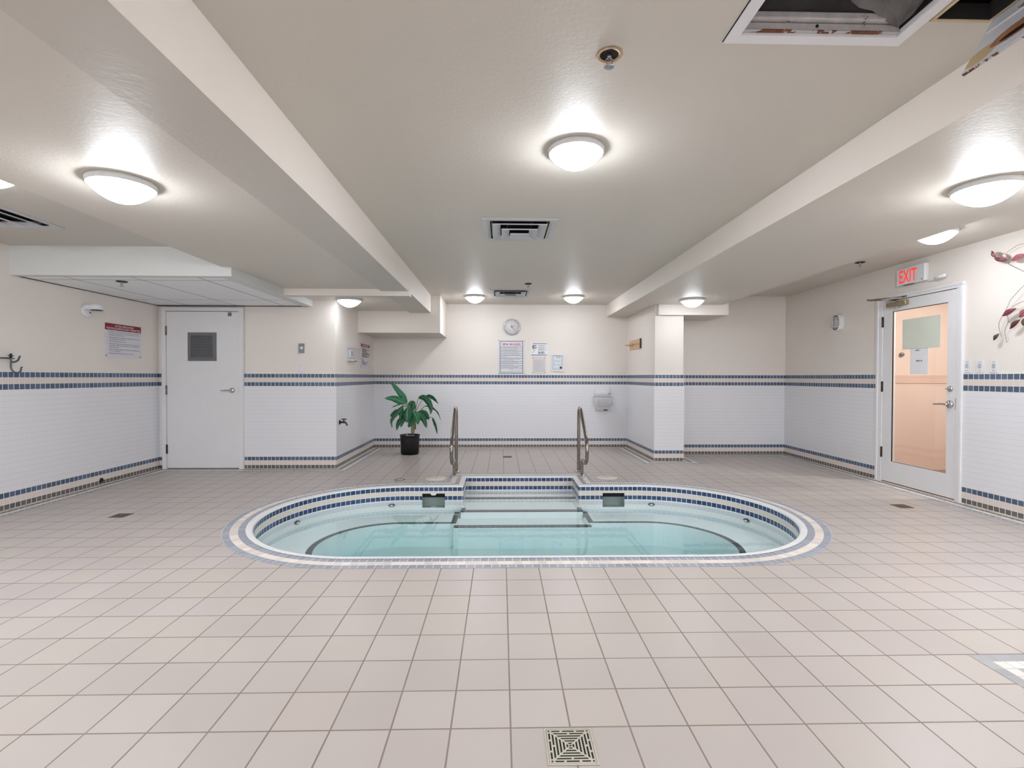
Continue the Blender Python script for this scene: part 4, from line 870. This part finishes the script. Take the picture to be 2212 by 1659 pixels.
# ================================================================== CEILING FITTINGS
M['vent_white'] = plain('vent_enamel', (198, 198, 200), .45, var=.06, scale=14.); M['soot'] = plain('sooty_duct', (34, 33, 34), .8, var=.25, scale=12.)
def vent(c, z, label, e=.302):
    t = thing('ceiling_vent', label, 'ceiling vent', (c[0], c[1], z), 'square stepped ceiling vents')
    b = MB()
    for i in range(4):
        A_, B_ = [(-1, -1), (1, -1), (1, 1), (-1, 1)][i], [(-1, -1), (1, -1), (1, 1), (-1, 1)][(i + 1) % 4]
        for (r0, z0), (r1, z1) in (((e, -.0004), (e, -.006)), ((e, -.006), (.262, -.006)), ((.262, -.006), (.226, .014)), ((.226, .014), (.224, .03))): b.quad([(A_[0]*r0, A_[1]*r0, z0), (B_[0]*r0, B_[1]*r0, z0), (B_[0]*r1, B_[1]*r1, z1), (A_[0]*r1, A_[1]*r1, z1)])
    b.build('flange', M['vent_white'], t, weld=True)
    b = MB(); h = .238; q = [(-h, -h), (h, -h), (h, h), (-h, h)]
    for i in range(4): a, d = q[i], q[(i+1) % 4]; b.quad([(a[0], a[1], -.004), (d[0], d[1], -.004), (d[0]*.7, d[1]*.7, .16), (a[0]*.7, a[1]*.7, .16)])
    b.quad([(x*.7, y*.7, .16) for x, y in q]); b.build('duct_throat', M['soot'], t, fix=False)
    for k, (ho, dz, rise, wd) in enumerate(((.222, -.022, .022, .066), (.148, -.040, .018, .066), (.076, -.056, 0., .085))):
        b = MB(); hi = max(0., ho - wd)
        for s_ in range(4):
            q0 = [(-1, -1), (1, -1), (1, 1), (-1, 1)][s_]; q1 = [(-1, -1), (1, -1), (1, 1), (-1, 1)][(s_ + 1) % 4]
            if hi > .01: b.quad([(q0[0]*ho, q0[1]*ho, dz), (q1[0]*ho, q1[1]*ho, dz), (q1[0]*hi, q1[1]*hi, dz + rise), (q0[0]*hi, q0[1]*hi, dz + rise)])
            b.quad([(q0[0]*ho, q0[1]*ho, dz), (q1[0]*ho, q1[1]*ho, dz), (q1[0]*(ho-.001), q1[1]*(ho-.001), dz + .008), (q0[0]*(ho-.001), q0[1]*(ho-.001), dz + .008)])
        if hi <= .01: b.quad([(-ho, -ho, dz), (ho, -ho, dz), (ho, ho, dz), (-ho, ho, dz)])
        o = b.build('louver_cone' if k < 2 else 'centre_plate', M['vent_white'], t, fix=False); md = o.modifiers.new('s', 'SOLIDIFY'); md.thickness = .0012
    for sx in (-.1, .1): b = MB(); b.box(sx - .006, -.2, .01, sx + .006, .2, .03); b.build('bracket', M['soot'], t)
    return t
vent(V1, ZC, 'sooty square ceiling vent in the middle, between the two nearest centre lights')
vent(V2, ZC, 'small looking square ceiling vent far back between the two back wall lights')
vent(V3, ZHL, 'square ceiling vent cut off by the left edge of the photo')
M['rustring'] = plain('rusty_ring', (196, 166, 130), .6, .2, .2, 60.); M['dimring'] = plain('dark_bronze_ring', (84, 70, 62), .6); M['spr'] = plain('sprinkler_metal', (176, 172, 178), .3, .85)
def sprinkler(x, y, z, label, s=1., ringm='rustring'):
    t = thing('ceiling_sprinkler', label, 'sprinkler', (x, y, z), 'ceiling sprinklers')
    b = MB(); b.lathe([(.034*s, -.001), (.046*s, -.001), (.050*s, -.005), (.047*s, -.007), (.036*s, -.004), (.034*s, -.001)], seg=32); b.build('escutcheon', M[ringm], t)
    b = MB(); b.lathe([(0, -.0008), (.0355*s, -.0008), (.0355*s, -.003), (0, -.0016)], seg=28); b.build('cup', M['dark_void'], t)
    b = MB(); b.tube([(0, 0, -.002), (0, 0, -.016)], .008, 10)
    for sx in (1, -1): b.tube(smooth([(0, 0, -.012), (sx*.012, 0, -.020), (sx*.010, 0, -.034), (0, 0, -.045)], 4), .0028, 8)
    b.tube([(0, 0, -.014), (0, 0, -.046)], .0028, 8); b.build('frame_arms', M['spr'], t)
    b = MB()
    for k in range(12):
        a = 2*pi*k/12; d_ = Vector((cos(a), sin(a), 0)); n_ = Vector((-sin(a), cos(a), 0)) * .0032; b.quad([tuple(d_*.006 + n_ + Vector((0, 0, -.046))), tuple(d_*.019 + n_*1.3 + Vector((0, 0, -.049))), tuple(d_*.019 - n_*1.3 + Vector((0, 0, -.049))), tuple(d_*.006 - n_ + Vector((0, 0, -.046)))])
    b.lathe([(0, -.047), (.007, -.047), (.0075, -.045), (0, -.044)], seg=14); o = b.build('deflector', M['spr'], t, fix=False); md = o.modifiers.new('s', 'SOLIDIFY'); md.thickness = .001
    return t
sprinkler(.413, 1.895, ZC, 'pendent sprinkler in a rusty ceiling ring near the open hatch')
sprinkler(.356, 6.52, ZC, 'small sprinkler just above the far square vent', 1., 'dimring')
sprinkler(3.944, 5.33, ZHR, 'small sprinkler on the far right ceiling, left of the EXIT sign', 1., 'dimring')
sprinkler(-3.685, 4.86, 2.122, 'small sprinkler under the ceiling panels over the white door', 1., 'dimring')
# open hatches in the ceiling -------------------------------------------------------
def rusty(name, rgb=(206, 206, 208), amount=.62, scale=9.):
    g = G(name); o = g.obj(); n = g.noise(scale, o, 5, .7); m_ = g.math('GREATER_THAN', n, amount); c = g.mix(g.noise(50., o, 3), lin((72, 36, 24)), lin((140, 82, 52))); w = g.mix(g.noise(25., o, 4), lin((170, 168, 168)), lin(rgb))
    g.set(g.mix(m_, w, c), .55, 0., .4); g.bump(g.math('SUBTRACT', g.noise(80., o, 2), m_), .4, .002); return g.m
M['rusty'] = rusty('rusty_white_frame', amount=.5); M['duct'] = plain('dusty_duct_grey', (52, 50, 49), .9, var=.42, scale=7., bump=.5); M['duct_dark'] = plain('duct_dark', (26, 24, 24), .9, var=.3, scale=6.); M['ledge'] = rusty('duct_ledge', (226, 220, 218), .64, 7.)
M['liner'] = plain('dusty_liner', (116, 112, 112), .9, var=.35, scale=9., bump=.6)
t = thing('ceiling_hatch', 'large open ceiling hatch with a rusty white frame and a crumpled dark liner', 'hatch', ((H1[0]+H1[2])/2, (H1[1]+H1[3])/2, ZC)); cx, cy = t.location.x, t.location.y
x0, y0, x1, y1 = H1[0]-cx, H1[1]-cy, H1[2]-cx, H1[3]-cy
b = MB(); b.prism(rect(x0 - .042, y0 - .042, x1 + .042, y1 + .044), -.008, .012, holes=[rect(x0 + .001, y0, x1 - .001, y1 - .001)]); b.build('frame', M['white'], t, .002)
b = MB(); b.box(x0 + .002, y1 - .017, .001, x1 - .002, y1 - .002, .004); b.build('rusted_lip', M['rusty'], t)
b = MB(); b.prism(rect(x0 - .0455, y0 - .045, x1 + .045, y1 + .0465), -.0022, -.0004, holes=[rect(x0 - .040, y0 - .04, x1 + .04, y1 + .042)]); b.build('edge_gap_shade', M['dark_void'], t)  # dark ring stands in for the shadowed gap round the frame
b = MB(); b.quad([(x0, y0, 0), (x1, y0, 0), (x1, y0, .45), (x0, y0, .45)]); b.quad([(x0, y1, 0), (x1, y1, 0), (x1, y1, .45), (x0, y1, .45)]); b.quad([(x0, y0, 0), (x0, y1, 0), (x0, y1, .45), (x0, y0, .45)]); b.quad([(x1, y0, 0), (x1, y1, 0), (x1, y1, .45), (x1, y0, .45)]); b.quad([(x0, y0, .45), (x1, y0, .45), (x1, y1, .45), (x0, y1, .45)]); b.build('duct_box', M['duct_dark'], t)
b = MB(); b.box(x0, y1 - .014, .006, x1, y1 - .001, .030); b.build('lower_ledge', M['ledge'], t, .003)
b = MB(); b.box(x0, y1 - .030, .034, x1, y1 - .001, .060); b.build('upper_ledge', M['ledge'], t, .005)
b = MB(); b.lathe([(0, .001), (.006, 0), (.006, .004), (0, .004)], (x0 + .27, y1 - .0155, .019), 12, axis='y'); b.build('screw_hole', M['black'], t)
# drooping liner: a sagging back flap and a folded corner
b = MB(); nx, nz = 26, 7; grid = []
for j in range(nz + 1):
    grid.append([]); 
    for i in range(nx + 1):
        u, v = i / nx, j / nz; grid[-1].append(b.b.verts.new((x0 + u*(x1 - x0), y1 - .020 - .16*v + .012*sin(9*u + 5*v)*v, .058 + .20*v - .03*sin(pi*u)*v*(1-v) + .010*sin(14*u)*v)))
for j in range(nz):
    for i in range(nx): b.b.faces.new((grid[j][i], grid[j][i+1], grid[j+1][i+1], grid[j+1][i])).smooth = True
b.build('sagging_liner', M['duct'], t)
b = MB(); F_ = [Vector((x1 - .006, y1 - .012, .016)), Vector((x1 - .20, y1 - .05, .085)), Vector((x1 - .04, y1 - .16, .09)), Vector((x1 - .012, y1 - .30, .05)), Vector((x1 - .10, y1 - .26, .20)), Vector((x1 - .18, y1 - .14, .19))]
for q in ((0, 1, 5), (0, 5, 2), (0, 2, 3), (1, 4, 5), (5, 4, 2), (2, 4, 3)): b.quad([F_[k] for k in q])
bmesh.ops.remove_doubles(b.b, verts=b.b.verts, dist=1e-5); bmesh.ops.subdivide_edges(b.b, edges=b.b.edges[:], cuts=4, use_grid_fill=True)
for v in b.b.verts: v.co += Vector((random.uniform(-1, 1), random.uniform(-1, 1), random.uniform(-1, 1))) * .006
b.build('folded_corner', M['liner'], t)
t = thing('ceiling_hatch', 'small open ceiling hatch whose stained white flap hangs down, at the upper right corner', 'hatch', ((H2[0]+H2[2])/2, (H2[1]+H2[3])/2, ZC)); cx, cy = t.location.x, t.location.y
x0, y0, x1, y1 = H2[0]-cx, H2[1]-cy, H2[2]-cx, H2[3]-cy
b = MB(); b.quad([(x0, y0, 0), (x1, y0, 0), (x1, y0, .35), (x0, y0, .35)]); b.quad([(x0, y1, 0), (x1, y1, 0), (x1, y1, .055), (x0, y1, .055)]); b.quad([(x0, y0, 0), (x0, y1, 0), (x0, y1, .35), (x0, y0, .35)]); b.quad([(x1, y0, 0), (x1, y1, 0), (x1, y1, .06), (x1, y0, .06)]); b.build('duct_box', M['duct'], t)
b = MB(); b.box(x0 - .01, y0, .055, x1 + .06, y1 + .06, .36); b.b.faces.ensure_lookup_table(); bmesh.ops.delete(b.b, geom=[b.b.faces[0]], context='FACES_ONLY'); b.build('dark_plenum', M['dark_void'], t)
b = MB(); b.prism(rect(x0 - .014, y0 - .01, x1 + .004, y1 + .012), -.003, .002, holes=[rect(x0, y0, x1, y1)]); b.build('trim_edge', plain('stained_edge', (206, 186, 150), .6, var=.2, scale=15.), t)
def flap_material():
    g = G('stained_flap'); u, v, _ = g.uv(); w = g.math('MULTIPLY', g.math('SUBTRACT', g.noise(16., g.obj(), 5, .7), .5), .10)
    def blob(cu, cv, ru, rv): a = g.math('DIVIDE', g.math('SUBTRACT', u, cu), ru); d = g.math('DIVIDE', g.math('SUBTRACT', v, cv), rv); return g.math('ADD', g.math('ADD', g.math('MULTIPLY', a, a), g.math('MULTIPLY', d, d)), g.math('MULTIPLY', w, 9.))
    c = g.mix(g.noise(20., g.obj(), 4), lin((204, 206, 212)), lin((222, 222, 226)))
    tan = g.math('LESS_THAN', blob(.172, .045, .035, .055), 1.); c = g.mix(g.math('MULTIPLY', tan, .85), c, lin((196, 164, 104)))
    r1 = g.math('LESS_THAN', blob(.150, .155, .034, .085), 1.); c = g.mix(r1, c, g.mix(g.noise(40., g.obj(), 3), lin((128, 78, 46)), lin((196, 142, 100))))
    r2 = g.math('LESS_THAN', blob(.163, .165, .012, .060), 1.); c = g.mix(r2, c, lin((40, 24, 18)))
    r3 = g.math('LESS_THAN', blob(.035, .26, .035, .16), 1.); c = g.mix(r3, c, g.mix(g.noise(40., g.obj(), 3), lin((110, 70, 50)), lin((190, 160, 140))))
    g.set(c, .5, 0., .4); return g.m
hz = Vector((x1 + .008, 0, -.004)); tip = Vector((1.592 - cx, 0, 2.248 - ZC)); dv = tip - hz; ln = dv.length; nv = Vector((-dv.z, 0, dv.x)).normalized() * .010
b = MB(); mat_ = [flap_material(), M['rusty']]
for s_ in (0, 1):
    o_ = nv * s_; b.quad([hz + Vector((0, y1, 0)) + o_, tip + Vector((0, y1, 0)) + o_, tip + Vector((0, y0, 0)) + o_, hz + Vector((0, y0, 0)) + o_], 0, [(0, 0), (ln, 0), (ln, y1 - y0), (0, y1 - y0)])
b.quad([tip + Vector((0, y1, 0)), tip + Vector((0, y0, 0)), tip + Vector((0, y0, 0)) + nv, tip + Vector((0, y1, 0)) + nv], 1); b.quad([hz + Vector((0, y1, 0)), tip + Vector((0, y1, 0)), tip + Vector((0, y1, 0)) + nv, hz + Vector((0, y1, 0)) + nv], 0)
fl = b.build('hanging_flap', mat_, t, fix=False)
b = MB(); b.tube([hz + dv*.28 + Vector((0, y1 - .01, 0)) - nv*.1, hz + dv*.28 + Vector((0, y0, 0)) - nv*.1], .003, 6); b.build('stiffener', M['white'], fl)

# ================================================================== METAL VINE ON THE RIGHT WALL
vine = thing('wall_art', 'metal vine wall art with maroon leaves on thin wires, cut off by the right edge', 'wall art', (XR, 4.0, 1.5)); VO = Vector((XR, 4.0, 1.5))
def vp(x, y, off=.035): return at_x(2100 + x * .15673, 500 + y * .15673, XR - off) - VO
M['wire'] = plain('vine_wire', (150, 138, 132), .4, .5); mar = {k: plain('vine_leaf_' + k, v, .4, .25, .1, 30.) for k, v in dict(maroon=(132, 62, 72), dark=(88, 44, 46), rose=(178, 104, 112), tan=(160, 134, 126), green=(58, 70, 52), brown=(116, 88, 60)).items()}
for pts in ([(1000, 60), (860, 120), (715, 165), (620, 195), (480, 285)], [(1000, 700), (850, 620), (715, 555), (600, 500), (520, 460), (430, 412)], [(1000, 520), (850, 620), (715, 745), (620, 840), (530, 945), (500, 1010), (455, 1100), (420, 1165)], [(1000, 900), (850, 920), (715, 960), (640, 990), (540, 1045)], [(415, 1170), (370, 1260), (375, 1350), (405, 1450)], [(470, 1130), (500, 1230), (450, 1370), (480, 1530)], [(490, 1240), (545, 1270)], [(375, 1405), (350, 1412), (345, 1425)], [(660, 1210), (690, 1180), (760, 1100), (850, 920)], [(500, 450), (520, 400), (545, 398), (480, 395)], [(1000, 700), (1000, 520), (1000, 60)], [(1000, 520), (1010, 900)]):
    b = MB(); b.tube(smooth([vp(x, y, .03 + .008 * (i % 2)) for i, (x, y) in enumerate(pts)], 5), .0021, 6); b.build('stem_wire', M['wire'], vine)
def vleaf(a, c, w, col):
    A, C = vp(*a, .04), vp(*c, .045); d_ = C - A; L_ = d_.length; d_.normalize(); per = Vector((0, -d_.z, d_.y)); b = MB(); n = 10; rows = []
    for i in range(n + 1):
        u = i / n; hw = w * .5 * max(.03, sin(pi * u) ** .8); p = A + d_ * L_ * u + Vector((-.012 * sin(pi * u), 0, 0)); rows.append((p + per * hw, p + Vector((-.006, 0, 0)), p - per * hw))
    for P_, Q_ in zip(rows, rows[1:]):
        for k in (0, 1): b.quad([P_[k], P_[k+1], Q_[k+1], Q_[k]])
    o = b.build('leaf', mar[col], vine, weld=True); md = o.modifiers.new('s', 'SOLIDIFY'); md.thickness = .0015
    b = MB(); b.tube([p[1] + Vector((-.001, 0, 0)) for p in rows], .0012, 6); b.build('midrib', M['wire'], o)
for a, c, w, col in (((330, 362), (275, 268), .032, 'maroon'), ((500, 378), (365, 288), .040, 'tan'), ((485, 402), (303, 370), .036, 'maroon'), ((540, 402), (740, 312), .052, 'rose'), ((612, 1058), (415, 1166), .048, 'maroon'), ((665, 1212), (522, 1342), .042, 'dark'), ((650, 1185), (790, 1060), .060, 'rose'), ((372, 1408), (300, 1500), .036, 'green')): vleaf(a, c, w, col)
b = MB(); o_ = vp(735, 1245, .05); b.lathe([(0, -.012), (.026, -.010), (.036, 0), (.026, .008), (0, .010)], o_, 20, axis='x'); b.build('seed_disc', mar['brown'], vine)
for y_ in (555, 960): b = MB(); q = vp(985, y_, .03); b.tube([q, Vector((0.0, q.y, q.z))], .003, 6); b.build('wall_stud', M['wire'], vine)
